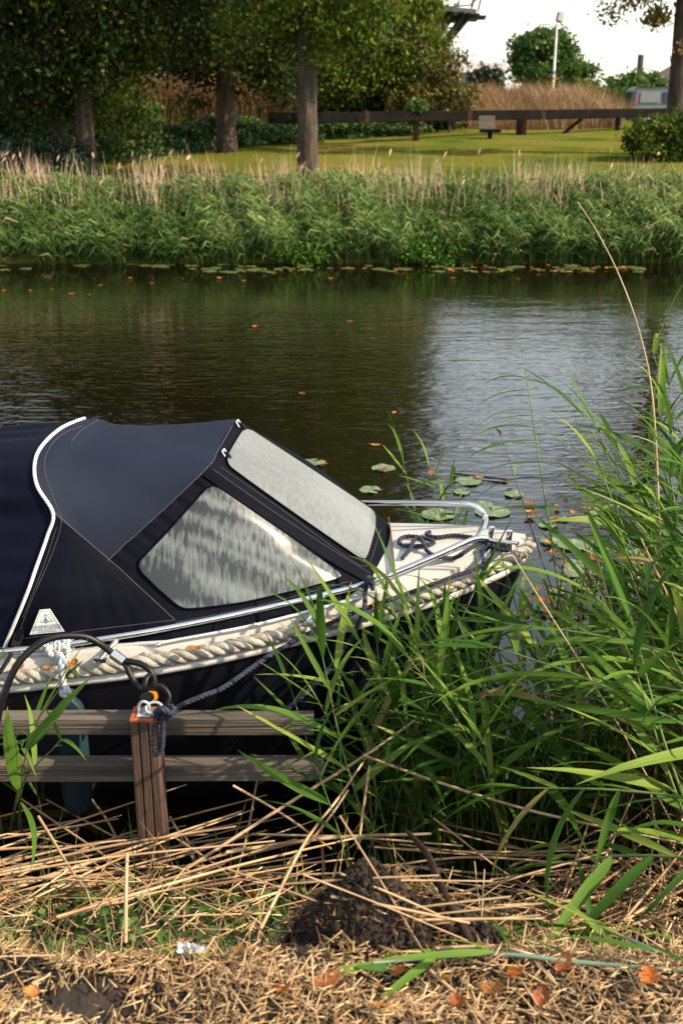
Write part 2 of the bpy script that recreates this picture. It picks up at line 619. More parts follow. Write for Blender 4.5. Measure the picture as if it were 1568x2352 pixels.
def tree(name, label, base, h, r0, r1, ells, n, size, m, seed, group=None, lean=(0, 0), clump=.55, nclump=150, droop=.4, tint=(.15, .85), hot=.04, cat='tree', bend=.12, shell=.35):
    rg = np.random.default_rng(seed)
    t = thing(name, base, label, cat, group)
    mb, pts = trunk_mesh(base, h, r0, r1, rg, lean, bends=bend)
    mb.build('trunk', G['bark'], t)
    if h > 3 and r0 != .26:
        tg = []
        for _ in range(9):
            e = ells[rg.integers(0, len(ells))]
            d = rg.normal(size=3); d /= np.linalg.norm(d)
            tg.append(np.array(e[:3]) + d * np.array(e[3:]) * .6)
        for g_ in tg: limbs(pts, [g_], r1 * .55, rg).build('limb', G['branch'], t)
    foliage('crown', leaf_cloud(ells, n, size, rg, clump, nclump, droop, tint=tint, hot=hot, shell=shell), m, t)
    return t


def ell(px, py, Y, rx, ry, rz):
    q = P(px, py, Y)
    return (q.x, q.y, q.z, rx, ry, rz)


# ------------------------------------------------------------------ trees along the far bank
b = hit(205, 412)
tree('tree', 'tall tree with straight grey brown trunk, farthest left on the edge of the lawn', b, 11, .19, .15,
     [ell(190, -60, b.y + .3, 3.0, 2.6, 1.9), ell(60, 170, b.y, 1.5, 1.6, 1.3), ell(290, 60, b.y + 1, 1.1, 1.2, 1.2), ell(170, -110, b.y + 1, 2.8, 2.2, 1.3), ell(180, 30, b.y - 1.2, 1.5, .6, .7), ell(110, 150, b.y - 1, 1.0, .5, .7), ell(270, 190, b.y - .8, .8, .5, .6)], 46000, .058, G['leaf_dark'], 11, clump=.5, nclump=230, lean=(-.012, 0), hot=.06)
b = hit(130, 392)
tree('tree', 'leaning slim tree trunk in the shade left of the tall straight trunk', b, 8, .2, .12,
     [ell(90, 130, b.y, 2.2, 1.8, 1.7), ell(-40, 230, b.y + .5, 1.8, 1.6, 1.2), ell(40, -40, b.y, 2.4, 2, 1.3), ell(250, 235, b.y + 1.5, .9, .9, .6)], 34000, .058, G['leaf_mid'], 12, lean=(.16, 0), clump=.5, tint=(0, .7), hot=.07)
b = hit(522, 348)
tree('tree', 'broad trunked tree with low hanging dark crown, standing in front of the juniper bed', b, 12, .23, .17,
     [ell(520, 60, b.y, 2.3, 2.2, 1.9), ell(462, 130, b.y - .5, 1.05, 1.2, 1.0), ell(620, 130, b.y, 1.2, 1.4, 1.3), ell(500, -300, b.y, 3.6, 3, 3.2), (b.x, b.y, 11.5, 3.6, 3, 3), ell(440, 215, b.y - .3, .5, .5, .7)], 60000, .066, G['leaf_dark'], 13, clump=.5, nclump=230, hot=.03)
b = hit(708, 408)
tree('tree', 'tall tree with ribbed brown trunk rising behind the reeds, middle of the lawn', b, 12, .2, .17,
     [ell(700, -20, b.y, 2.0, 1.8, 1.1), ell(620, 70, b.y + .4, 1.1, 1.1, .9), ell(800, 60, b.y + .3, 1.0, 1.2, 1.0), ell(690, -300, b.y, 3.2, 2.8, 2.6), ell(690, -620, b.y, 3.0, 2.6, 2.4), (b.x - .3, b.y, 12.5, 3.2, 2.8, 3.2), (b.x + .5, b.y + .5, 9, 3.2, 2.4, 2.5), ell(700, 25, b.y - 1.0, 1.1, .5, .55), ell(730, 90, b.y - .7, .5, .35, .3)], 64000, .058, G['leaf_mid'], 14, clump=.45, nclump=230, hot=.08, lean=(-.006, 0))
# twigs with leaves on that trunk
b = hit(930, 330); b = P(885, 250, 41)
base = Vector((b.x, b.y, float(far_z(b.x, b.y))))
tree('evergreen_tree', 'dense green ivy clad tree at the right edge of the wood above the dark beam', base, 11, .3, .2,
     [ell(890, 60, 40.9, 1.9, 1.7, 2.7), ell(960, 110, 40.4, 1.1, 1.2, 2.0), ell(870, 185, 40.4, 1.5, 1.2, .9), ell(975, 200, 40.4, .9, .9, .6), ell(800, 120, 41.4, 1.4, 1.4, 2.0), ell(860, -260, 41.4, 2.3, 2, 3.2), ell(940, -120, 40.9, 1.4, 1.4, 1.8), ell(860, -560, 41.4, 1.8, 1.8, 2.6)],
     70000, .065, G['leaf_mid'], 15, clump=.5, nclump=260, droop=1.2, tint=(.1, .95), hot=.04, shell=.5)
b = P(1035, 215, 39)
tree('shrub', 'loose dark shrub with bare reddish twigs against the sky, beside the ivy clad tree', Vector((b.x, b.y, float(far_z(b.x, b.y)))), 2.0, .06, .03,
     [ell(1020, 215, 39, 1.0, .9, .85), ell(1040, 150, 39, .45, .4, .55), ell(960, 235, 39, .9, .8, .5)], 6500, .07, G['leaf_autumn'], 16, clump=.3, tint=(0, .6), hot=.05, nclump=70, cat='shrub')
# the shaded wood behind
WOOD = [(-40, 43, 'left edge', 3.2), (110, 46, '', 3), (215, 47, '', 3), (400, 49, '', 2.6), (560, 46, '', 3), (690, 47, '', 2.8), (800, 48, '', 2.6)]
wl = ['dark shaded tree at the far left end of the wood, over the low hedge', 'dark shaded tree behind the leaning slim trunk', 'dark shaded tree between the straight trunk and the gap of sky',
      'tree with yellowing leaves around the small gap of bright sky', 'dark shaded tree behind the broad trunked tree', 'pale green tree behind the ribbed trunk', 'dark shaded tree behind the ivy clad tree']
for k, (px, Y, _, rx) in enumerate(WOOD):
    q = P(px, 260, Y)
    low = 60 if k == 3 else 150
    es = [ell(px, low - 30, Y, rx, 1.8, 1.8), ell(px + 20, -350 if k > 2 else -150, Y, rx * 1.2, 2.2, 5.5 if k > 2 else 2.2), ell(px - 30, low + 60, Y + .5, rx * .7, 1.2, .9)]
    if k == 3: es = [ell(px - 55, 60, Y, 1.0, 1, 1.3), ell(px + 60, 40, Y, 1.1, 1, 1.6), ell(px, -190, Y, 3.2, 2.2, 3.3)]
    if k == 5: es = es[:2] + [ell(640, 175, Y, .7, .7, 1.0)]
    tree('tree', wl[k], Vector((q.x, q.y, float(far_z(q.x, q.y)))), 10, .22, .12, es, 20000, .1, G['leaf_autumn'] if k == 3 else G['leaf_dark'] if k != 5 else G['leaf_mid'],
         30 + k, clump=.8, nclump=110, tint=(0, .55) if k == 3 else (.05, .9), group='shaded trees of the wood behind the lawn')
# understorey between the trunks
UND = [(285, 265, 43, 1.0, .8, 'leaf_mid', 'bushy green undergrowth shrub left of the dry brown grass'), (560, 225, 46, 1.1, .9, 'leaf_mid', 'yellow green shrub behind the broad trunk'),
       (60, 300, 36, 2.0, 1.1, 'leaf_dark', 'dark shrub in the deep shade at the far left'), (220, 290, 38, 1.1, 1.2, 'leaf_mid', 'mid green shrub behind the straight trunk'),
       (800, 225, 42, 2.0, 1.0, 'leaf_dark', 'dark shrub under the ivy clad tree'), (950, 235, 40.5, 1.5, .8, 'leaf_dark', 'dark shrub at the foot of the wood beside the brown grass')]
for k, (px, py, Y, rx, rz, mk, lb) in enumerate(UND):
    q = P(px, py, Y)
    tree('shrub', lb, Vector((q.x, q.y, float(far_z(q.x, q.y)))), 1.2, .05, .02, [(q.x, q.y, q.z, rx, .9, rz), (q.x + .5 * rx, q.y, q.z - .3, rx * .6, .7, rz * .8)], 6000, .09, G[mk], 50 + k, clump=.4, nclump=70, cat='shrub', tint=(.1, .9))
# low spreading junipers along the top of the lawn
JUN = [(235, 372), (300, 362), (372, 350), (440, 342), (505, 338), (590, 333), (660, 328), (770, 320), (840, 315), (905, 312), (300, 318)]
for k, (px, py) in enumerate(JUN):
    q = hit(px, py)
    if k >= 10: q = P(px, py, 38); q.z = float(far_z(q.x, q.y)) + .25
    rg = np.random.default_rng(80 + k)
    t = thing('juniper_shrub', q, ['low juniper nearest the tall straight trunk', 'second low juniper from the left along the lawn edge', 'low juniper below the dry brown grass', 'low juniper left of the broad trunk, touching it',
              'low juniper behind the broad trunk', 'low juniper just right of the broad trunk', 'low juniper just left of the ribbed trunk', 'low juniper just right of the ribbed trunk', 'low juniper under the long beam between trunk and post',
              'low juniper beside the beam post', 'upper juniper behind the left end of the lawn edge', 'upper juniper in front of the dry brown grass'][k] + ', dark green and spreading', 'shrub', 'low junipers along the lawn edge')
    tall = .58 if px < 560 else .45
    es = [(q.x + rg.uniform(-.5, .5), q.y + .5 + rg.uniform(-.3, .3), q.z + tall * (.25 + .3 * j), 1.0 - .13 * j, .8, .1 + .03 * j) for j in range(4)]
    foliage('sprays', leaf_cloud(es, 4200, .065, rg, .28, 46, -.3, .35, tint=(0, 1), hot=.1, shell=.2, aspect=.4), G['leaf_juniper'], t)
    MB().tube(catmull([q, (q.x, q.y + .4, q.z + .5 * tall), (q.x + .3, q.y + .5, q.z + 1.0 * tall)], 6), [.05, .03, .01], 6).build('stem', G['branch'], t)
# hedge at the left
rg = np.random.default_rng(97)
q = hit(40, 422); t = thing('hedge', q, 'low dark clipped hedge at the left edge behind the reeds', 'hedge')
foliage('leaves', leaf_cloud([(q.x - 1.6 + .5 * j, q.y + .6, q.z + .42, .6, .6, .45) for j in range(6)], 11000, .05, rg, .2, 160, 0, tint=(0, .7), hot=.01), G['leaf_conifer'], t)
MB().tube([q + Vector((-.5, .5, -.1)), q + Vector((-.5, .5, .5))], .04, 6).build('stem', G['branch'], t)
# round bush at the right
q = P(1510, 345, 29.5); q.z = float(far_z(q.x, q.y)); rg = np.random.default_rng(98)
t = thing('round_bush', q, 'dense rounded green bush at the right edge of the lawn', 'bush')
foliage('leaves', leaf_cloud([(q.x, q.y, q.z + .45, .8, .75, .5), (q.x + .75, q.y + .1, q.z + .6, .8, .8, .55), (q.x + 1.5, q.y, q.z + .5, .8, .8, .6)], 16000, .05, rg, .2, 230, .1, tint=(.1, .8), hot=.05, shell=.6), G['leaf_mid'], t)
MB().tube([q + Vector((.5, 0, -.1)), q + Vector((.5, 0, .6))], .05, 6).build('stem', G['branch'], t)
# right hand tree
b = P(1550, 290, 31); b.z = float(far_z(b.x, b.y))
tree('tree', 'thick grey brown trunk at the right edge with yellow autumn leaves above', b, 9, .26, .22,
     [ell(1470, 5, 31, .6, .5, .26), ell(1415, 25, 31, .4, .35, .24), ell(1440, -25, 31, .7, .6, .3), ell(1510, 20, 31, .3, .4, .3), ell(1590, -40, 31, 1.2, 1.0, .6), ell(1530, -330, 31, 2.2, 2.2, 1.9), ell(1560, 120, 30.8, .28, .3, .18)], 12000, .06, G['leaf_autumn'], 19, clump=.24, nclump=150, tint=(0, 1), hot=.1, lean=(.005, 0), bend=.05)
# round green tree and things on the horizon
q = P(1255, 215, 75)
tree('tree', 'rounded bright green tree standing alone behind the lamp post', Vector((q.x, q.y, float(far_z(q.x, q.y)))), 5, .25, .12,
     [ell(1255, 140, 75, 2.0, 1.6, 1.7), ell(1205, 120, 75, 1.0, 1, .9), ell(1310, 160, 75, 1.3, 1, 1.0), ell(1255, 175, 74, 2.2, 1.5, .8), ell(1262, 95, 75, 1.3, 1.2, .7), ell(1345, 165, 75, .6, .6, .3)], 15000, .15, G['leaf_green'], 20, clump=.5, nclump=170, hot=0, tint=(.05, 1))
for k, (px, py, Y, rx, rz) in enumerate([(1350, 212, 66, 1.2, .5), (1430, 200, 66, 1.3, .8), (1490, 200, 67, .9, .8), (1390, 215, 65, 1.0, .5), (1465, 188, 70, .8, .5)]):
    q = P(px, py, Y)
    rg = np.random.default_rng(120 + k)
    t = thing('shrub', Vector((q.x, q.y, float(far_z(q.x, q.y)))), ['bright green shrub at the right end of the brown grass', 'bright green shrub directly behind the van roof', 'green shrub below the chimney beside the trunk', 'low bright green shrub between brown grass and van', 'topmost green shrub below the grey chimney'][k], 'shrub', 'green shrubs behind the van')
    foliage('leaves', leaf_cloud([(q.x, q.y, q.z, rx, .8, rz), (q.x, q.y, q.z - .6, rx, .8, .5)], 2600, .12, rg, .3, 50, -.8, tint=(.3, 1), hot=0), G['leaf_green'], t)
    MB().tube([(q.x, q.y, float(far_z(q.x, q.y)) - .1), (q.x, q.y, q.z)], .05, 6).build('stem', G['branch'], t)
for k in range(7):
    px = 1082 + 11 * k
    q = P(px, 170 + 4 * math.sin(k * 2.3), 70)
    rg = np.random.default_rng(140 + k)
    t = thing('conifer', Vector((q.x, q.y, float(far_z(q.x, q.y)))), ['leftmost small dark conifer against the grey boarded house', 'second small dark conifer from the left in the row by the grey house', 'third small dark conifer from the left in the row by the grey house', 'middle small dark conifer of the row by the grey house', 'third small dark conifer from the right in the row by the grey house', 'second small dark conifer from the right in the row by the grey house', 'rightmost small dark conifer of the row, beside the round tree'][k], 'conifer', 'row of dark conifers beside the house')
    foliage('foliage', leaf_cloud([(q.x, q.y, q.z - .3, .24, .24, .8), (q.x, q.y, q.z - 1.0, .3, .3, .8)], 900, .1, rg, .14, 40, -1, tint=(0, 1), hot=0), G['leaf_conifer'], t)
    MB().tube([(q.x, q.y, float(far_z(q.x, q.y)) - .1), (q.x, q.y, q.z)], .06, 6).build('trunk', G['branch'], t)

# dry brown grass on the bank behind the beam
def blades(X, Y, Z, H, W, lean, rg, t):
    """bent blades, three cross-sections each"""
    n = len(X)
    a = rg.uniform(0, 2 * math.pi, n)
    D = np.stack([np.cos(a), np.sin(a), 0 * a], 1)
    base = np.stack([X, Y, Z], 1)
    L = lean * H
    b2 = rg.uniform(0, 2 * math.pi, n)
    K = np.stack([np.cos(b2) * L, np.sin(b2) * L, 0 * a], 1)
    mid = base + K * .3 + np.stack([0 * H, 0 * H, H * .55], 1)
    tip = base + K + np.stack([0 * H, 0 * H, H], 1)
    w_ = W[:, None]
    V = np.stack([base - D * w_, base + D * w_, mid + D * w_ * .8, mid - D * w_ * .8, tip], 1).reshape(-1, 3)
    k = np.arange(n)[:, None] * 5
    return V, k + np.array([[0, 1, 2, 3]]), k + np.array([[3, 2, 4]]), np.concatenate([t, t])


rg = np.random.default_rng(3)
n_ = 70000
X = rg.uniform(-15, 15.5, n_); Yb = rg.uniform(42.5, 54, n_)
cl = np.sin(X * 1.7 + Yb * .9) + np.sin(X * .6 - Yb * 1.3 + 1) + np.sin(X * 3.1 + 2)
Hb = (.68 + .35 * cl / 3 + rg.normal(0, .2, n_)).clip(.2, 1.4)
tb = (.5 + .2 * np.sin(X * .9 + 3 + Yb) + .1 * cl + rg.normal(0, .12, n_)).clip(0, .9)
tb = np.where(rg.uniform(0, 1, n_) < .05, 1, tb)
k_ = X < .234 * Yb
X, Yb, Hb, tb = X[k_], Yb[k_], Hb[k_], tb[k_]; n_ = len(X)
V, f4, f3, t_ = blades(X, Yb, far_z(X, Yb) - .05, Hb, rg.uniform(.006, .016, n_), rg.uniform(.2, 1.0, n_), rg, tb)
tag(link('brown_grass', npmesh('brown_grass', V, [f4, f3], t_), G['brown_grass']), 'tall dry reddish brown grass on the bank behind the long dark beam', 'dry grass', kind='stuff')

rg = np.random.default_rng(4)
n_ = 5000
X = np.concatenate([rg.uniform(-7.4, -3.8, n_), rg.uniform(-3.4, -1.2, n_ // 2)]); Yb = rg.uniform(40.0, 42.0, len(X)); n_ = len(X)
V, f4, f3, t_ = blades(X, Yb, far_z(X, Yb) - .05, rg.uniform(1.2, 2.1, n_), rg.uniform(.012, .028, n_), rg.uniform(.1, .45, n_), rg, rg.uniform(.2, .8, n_))
tag(link('brown_grass', npmesh('brown_grass', V, [f4, f3], t_), G['brown_grass']), 'reddish brown dry grass seen between the tree trunks', 'dry grass', kind='stuff')

# ------------------------------------------------------------------ reeds of the far bank (one mass)
def reed_mass(n, rg, xr, yr, hmin, hmax, leaves, ll, lw, fz, lean):
    X = rg.uniform(*xr, n); Y = yr[0] + (yr[1] - yr[0]) * rg.uniform(0, 1, n) ** 1.2
    X = X + .16 * np.sin(X * 7 + Y * 3) + .1 * np.sin(X * 17 - Y * 5)
    patch = .5 + .2 * np.sin(X * 1.1 + 2) + .17 * np.sin(X * 2.7 + Y) + .18 * np.sin(X * 8.3 + 3 * Y)
    H = hmin + (hmax - hmin) * np.clip(.1 + .75 * patch + rg.normal(0, .2, n), 0, 1.3)
    Z = fz(X, Y)
    base = np.stack([X, Y, np.maximum(Z, -.05)], 1)
    a = rg.normal(0, 1, n)
    top = base + np.stack([lean * H + .1 * a * H, -.12 * H + .14 * rg.normal(0, 1, n), H], 1)
    Vs, F4, F3, T4, T3 = [], [], [], [], []
    o = 0
    # stems
    D = np.tile(np.array([[.006, 0, 0]]), (n, 1))
    V = np.stack([base - D, base + D, top + D * .4, top - D * .4], 1).reshape(-1, 3)
    st = rg.uniform(.2, .6, n)
    Vs.append(V); F4.append(np.arange(n)[:, None] * 4 + np.arange(4)); T4.append(st); o += len(V)
    for k in range(leaves):
        u = rg.uniform(.3, 1.0, n)[:, None]
        b0 = base * (1 - u) + top * u
        side = np.where(rg.uniform(0, 1, n) < .68, -1, 1) * rg.uniform(.4, 1, n)
        d = np.stack([side, rg.normal(-.25, .5, n), rg.uniform(.1, 1.0, n)], 1)
        d /= np.linalg.norm(d, axis=1)[:, None]
        L = (ll * rg.uniform(.6, 1.25, n))[:, None]
        mid = b0 + d * L * .5
        tip = mid + (d * .55 + np.array([0, 0, -.75])) * L * .5
        wv = np.cross(d, rg.normal(size=(n, 3))); wv /= np.linalg.norm(wv, axis=1)[:, None]
        wv = wv * lw * rg.uniform(.7, 1.3, n)[:, None]
        V = np.stack([b0 - wv * .5, b0 + wv * .5, mid + wv, mid - wv, tip], 1).reshape(-1, 3)
        kk = np.arange(n)[:, None] * 5 + o
        t = np.clip(patch * .42 - .02 + rg.uniform(0, .36, n) + .22 * (u[:, 0] - .5), 0, .88)
        t = np.where(rg.uniform(0, 1, n) < .03, rg.uniform(.93, 1, n), t)
        Vs.append(V); F4.append(kk + np.array([[0, 1, 2, 3]])); F3.append(kk + np.array([[3, 2, 4]])); T4.append(t); T3.append(t)
        o += len(V)
    return npmesh('reeds', np.concatenate(Vs), F4 + F3, np.concatenate(T4 + T3))


rg = np.random.default_rng(5)
me = reed_mass(9000, rg, (-11, 11), (18.0, 20.2), .36, .7, 12, .34, .011, far_z, -.05)
tag(link('far_reeds', me, G['far_reed']), 'thick belt of grey green reeds along the water on the far bank', 'reeds', kind='stuff')
n_ = 4600
X = rg.uniform(-11, 11, n_); X += .16 * np.sin(X * 3); Yb = rg.uniform(18.7, 20.6, n_)
Hd = rg.uniform(.66, 1.12, n_) * (.92 + .07 * np.sin(X * 2.1) + .06 * np.sin(X * 5.3))
Hd += np.where(rg.uniform(0, 1, n_) < .1, .2, 0)
V, f4, f3, t_ = blades(X, Yb, far_z(X, Yb), Hd, rg.uniform(.004, .0095, n_), rg.uniform(.05, .25, n_), rg, rg.uniform(0, .8, n_))
hd = rg.choice(n_, 170, replace=False)
pl = kites(np.stack([X[hd], Yb[hd] - .3, far_z(X[hd], Yb[hd]) + .95 + rg.uniform(-.3, .15, 170)], 1), rg.normal(0, .012, (170, 3)) + np.array([-.022, 0, -.055]), rg.normal(0, .006, (170, 3)) + np.array([.012, 0, -.004]), np.ones(170))
me = npmesh('dry_stalks', np.concatenate([V, pl[0]]), [f4, f3, pl[1] + len(V)], np.concatenate([t_, pl[2]]))
tag(link('dry_stalks', me, G['dry_reed']), 'pale dry reed stalks standing up out of the far reed belt', 'dry reeds', kind='stuff')
for k, (px, py, Y, rx, rz, lb) in enumerate([(680, 575, 18.1, .42, .16, 'bright green herb clump at the waterline below the ribbed trunk'), (985, 575, 18.15, .55, .18, 'bright green herb clump at the far waterline right of the middle')]):
    rg = np.random.default_rng(160 + k)
    q = P(px, py, Y)
    t = thing('marsh_herb', q, lb, 'water plant')
    foliage('leaves', leaf_cloud([(q.x, q.y - .1, q.z, rx, .25, rz)], 3200, .028, rg, .12, 70, -.6, tint=(0, .8), hot=.1, shell=.3), G['herb'], t)
    MB().tube([(q.x, q.y, -.05), (q.x, q.y, q.z)], .012, 5).build('stem', G['herb'], t)

# lily pads and floating leaves
G['lily'] = mat('lily_pad', [(.3, (.05, .075, .018)), (.6, (.09, .11, .03)), (.8, (.16, .13, .035))], 6, 4, .35)
G['lily_near'] = mat('lily_pad_near', [(.3, (.07, .12, .05)), (.6, (.13, .18, .09)), (.8, (.24, .2, .08))], 9, 5, .4)
G['orange_leaf'] = leafmat('orange_leaf', [(0, (.5, .13, .015)), (.5, (.42, .2, .05)), (1, (.28, .07, .02))], 'random', .2, veins=9.0)
rg = np.random.default_rng(6)


def pad_mesh(r, rg, n=16):
    a = np.linspace(.16, 2 * math.pi - .16, n)
    rad = r * (1 + .05 * np.sin(a * 3 + rg.uniform(0, 6)))
    V = [(0, 0, .004)] + [(math.cos(t) * q, math.sin(t) * q, .004 + .004 * math.sin(t * 5)) for t, q in zip(a, rad)]
    V += [(v[0] * .97, v[1] * .97, v[2] - .006) for v in V[1:]]
    F = [(0, i, i + 1) for i in range(1, n)] + [(i + 1, i, n + i, n + i + 1) for i in range(1, n)]
    me = bpy.data.meshes.new('lily_pad'); me.from_pydata(V, [], F); me.update()
    return me


pads = [pad_mesh(.09, rg) for _ in range(4)]
for me in pads: me.materials.append(G['lily'])
for k in range(105):
    px = rg.uniform(430, 1480) if k < 80 else rg.uniform(-40, 430)
    py = rg.normal(616, 5.5) if k < 80 else rg.normal(607, 4)
    q = PZ(px, max(py, 604), .006)
    o = link('lily_pad', pads[k % 4]); o.location = q
    s_ = rg.uniform(.5, 1.3)
    o.scale = (s_, s_, 1); o.rotation_euler = (0, 0, rg.uniform(0, 6))
    tag(o, 'small lily pad floating in the row along the far waterline', 'lily pad', 'lily pads along the far bank')


def small_leaf(rg, L=1.0, curl=.3):
    """dry curled leaf, 1 long: uneven edge, raised midrib, crinkled blade"""
    G_ = []
    ph = rg.uniform(0, 6, 4)
    for i in range(15):
        u = i / 14
        wd = .37 * math.sin(math.pi * min(1, u * .88 + .08)) ** .75
        wl, wr_ = wd * (1 + .14 * math.sin(u * 26 + ph[0]) + .1 * math.sin(u * 11 + ph[1])), wd * (1 + .14 * math.sin(u * 24 + ph[2]) + .12 * math.sin(u * 9 + ph[3]))
        z = curl * (u - .5) ** 2 * 2
        row = []
        for k in range(-4, 5):
            f = k / 4
            w_ = wl if f < 0 else wr_
            y = f * w_
            zz = z + abs(f) ** 1.6 * w_ * curl * 1.3 + .03 * math.sin(u * 20 + f * 5 + ph[0]) * abs(f) + (.0 if k else -.02)
            row.append((u - .5 + .05 * abs(f), y, zz))
        G_.append(row)
    mb = MB().grid(G_)
    mb.tube([(-.48, 0, curl * .5), (-.6, .02, curl * .5 + .05), (-.74, .05, curl * .5 + .08)], .016, 4)
    return mb.mesh('leaf')


LEAVES = [small_leaf(np.random.default_rng(200 + k), 1, c) for k, c in enumerate((.12, .3, .5, .22))]
for me in LEAVES: me.materials.append(G['orange_leaf'])


def put_leaf(q, size, label, group=None, rg=rg, tilt=.3, name='fallen_leaf', cat='leaf', k=None):
    o = link(name, LEAVES[int(rg.integers(0, 4)) if k is None else k])
    o.location = q; o.scale = (size,) * 3
    o.rotation_euler = (rg.uniform(-tilt, tilt), rg.uniform(-tilt, tilt), rg.uniform(0, 6.28))
    return tag(o, label, cat, group)


for (px, py) in [(585, 750), (803, 738), (1033, 721), (905, 948), (694, 905), (862, 1023), (10, 668), (165, 676), (205, 676), (120, 664), (230, 655), (70, 668), (300, 640), (350, 652), (420, 640), (505, 640), (560, 645), (760, 640), (1040, 640), (1190, 640)]:
    put_leaf(PZ(px, py, .006), rg.uniform(.05, .08), 'orange leaf afloat on the open canal water', 'orange leaves afloat on the open water', tilt=.1)
for k in range(40):
    put_leaf(PZ(rg.uniform(600, 1450), rg.normal(617, 5), .016), rg.uniform(.05, .1), 'orange leaf lying among the lily pads by the far bank', 'orange leaves among the far lily pads', tilt=.15)

# ------------------------------------------------------------------ beam, lamp post, seat, van, buildings
Yb0, Yb1 = 33.5, 42.0
A, Bq = P(620, 271, Yb0), P(1535, 258, Yb1)
t = thing('timber_beam', Vector((A.x, A.y, float(far_z(A.x, A.y)))), 'long dark wooden beam raised on posts across the top of the lawn', 'beam')
mb = MB()
dirv = (Bq - A).normalized(); rot = dirv.to_track_quat('X', 'Z').to_matrix()
Lb = (Bq - A).length
mb.box(A + dirv * Lb * .5, (Lb, .22, .3), rot, .02).build('beam', G['dark_wood'], t)
for u in (.2, .44, .63):
    MB().box(A + dirv * Lb * u, (.16, .226, .306), rot, .002).build('splice_board', G['rust_wood'], t)
for px in (957, 1193, 1205, 1420):
    u = (px - 620) / 915
    q = A + dirv * Lb * (u * Yb0 / (Yb0 * u + Yb1 * (1 - u)))
    z0 = float(far_z(q.x, q.y)) - .05
    h_ = q.z - .155 - z0
    MB().box((q.x, q.y, z0 + h_ / 2), (.15, .15, h_), None, .01).build('post', G['rust_wood'] if px in (957, 1205) else G['dark_wood'], t)
q = A + dirv * Lb * .73
MB().tube([q + Vector((.15, 0, -.14)), Vector((q.x - .45, q.y, float(far_z(q.x, q.y)) - .02))], .06, 6).build('brace', G['dark_wood'], t)
rg = np.random.default_rng(9)
q = P(950, 268, 36.2)
t = thing('climbing_shrub', Vector((q.x, q.y, float(far_z(q.x, q.y)))), 'small bright green shoot growing over the beam at its pale post', 'shrub')
foliage('leaves', leaf_cloud([(q.x, q.y, q.z + .1, .22, .2, .45), (q.x + .15, q.y, q.z + .35, .25, .2, .15)], 900, .06, rg, .12, 30, .3, tint=(.3, 1), hot=0), G['leaf_green'], t)
MB().tube([(q.x, q.y, float(far_z(q.x, q.y))), (q.x, q.y, q.z)], .02, 5).build('stem', G['branch'], t)

G['galv'] = mat('galvanised', (.45, .47, .48), 20, 4, .45, metal=.5)
G['lampgrey'] = mat('lamp_grey', (.3, .31, .31), 8, 3, .4)
G['lens'] = mat('lamp_lens', (.55, .53, .48), 5, 2, .3)
q0 = P(1264, 285, 57); q0.z = float(far_z(q0.x, q0.y))
q1 = P(1276, 52, 57); q1.x = q0.x + .02
t = thing('lamp_post', q0, 'slim white lamp post with one grey floodlight head on top', 'lamp post')
MB().tube([q0, (q0 + q1) / 2, q1], [.065, .06, .045], 10).build('pole', mat('white_pole', [(.3, (.6, .61, .6)), (.7, (.75, .75, .74))], 2, 3, .5), t)
rot = Matrix.Rotation(R(12), 3, 'Y')
hd = MB().box(q1 + Vector((.12, 0, .26)), (.36, .3, .5), rot, .08).build('lamp_head', G['lampgrey'], t)
MB().box(q1 + Vector((.15, -.16, .27)), (.26, .03, .38), rot, .01).build('lens', G['lens'], hd)
for z_, c in ((1.35, (.6, .1, .06)), (1.6, (.1, .14, .4)), (1.15, (.6, .5, .1))):
    MB().tube([q0 + Vector((0, 0, z_)), q0 + Vector((0, 0, z_ + .14))], .079, 10, False).build('sticker', mat('sticker', c, 3), t)

# slatted seat in front of the beam
q = P(1122, 302, 36.5); q.z = float(far_z(q.x, q.y))
t = thing('slatted_seat', q, 'small grey slatted seat standing on the lawn in front of the beam', 'seat')
for k in range(6):
    MB().box(q + Vector((-.05, .14 + .012 * k, .3 + .065 * k)), (.5, .025, .05), None, .006).build('slat', mat('weathered_slat', (.15, .13, .105), 12, 4, .8) if k == 0 else bpy.data.materials['weathered_slat'], t)
MB().box(q + Vector((.04, -.05, .22)), (.62, .36, .1), None, .02).build('seat_box', G['dark_wood'], t)
MB().box(q + Vector((.04, 0, .09)), (.12, .12, .2)).build('leg', G['dark_wood'], t)

# van
G['vanpaint'] = mat('van_paint', (.1, .115, .112), 1.5, 2, .4, coat=.1)
G['black_plastic'] = mat('black_plastic', (.02, .02, .022), 9, 3, .45)
G['dark_glass'] = mat('dark_glass', (.012, .015, .016), 3, 2, .06)
G['tyre'] = mat('tyre', (.02, .02, .02), 12, 3, .85)
G['roof_reflection'] = mat('van_roof_reflection', (.22, .3, .12), 2, 2, .3)  # the green is a reflection, put into the roof colour
vb = P(1441, 288, 62); vb.z = float(far_z(vb.x, vb.y))
t = thing('van', vb, 'grey van with dark rear window and green reflection painted on roof, parked behind the right hand trunk', 'van')
L_, W_, H_ = 4.9, 1.95, 1.95
vy = 1.0                           # its side faces the camera, its rear faces left
sec = [(-.0, .35), (.02, .9), (.14, 1.7), (.3, 1.88), (.5, H_ - .04), (2.6, H_), (3.4, H_ - .12), (4.1, 1.2), (4.75, 1.0), (4.9, .7), (4.9, .35)]
prof = []
for yy, ins in ((0, .12), (.06, .02), (.9, .0), (W_ - .9, .0), (W_ - .06, .02), (W_, .12)):
    row = []
    for (x, z) in sec:
        inset = ins if z < 1.1 else ins + .16 * (z - 1.1)
        row.append((vb.x + x, vb.y + yy + (inset if yy < 1 else -inset) * (.0 if ins == 0 else 1), vb.z + z))
    prof.append(row)
prof = np.array(prof)
mb = MB().grid(prof, False)
mb.add(prof[0], [tuple(range(len(sec)))]); mb.add(prof[-1], [tuple(range(len(sec)))[::-1]])
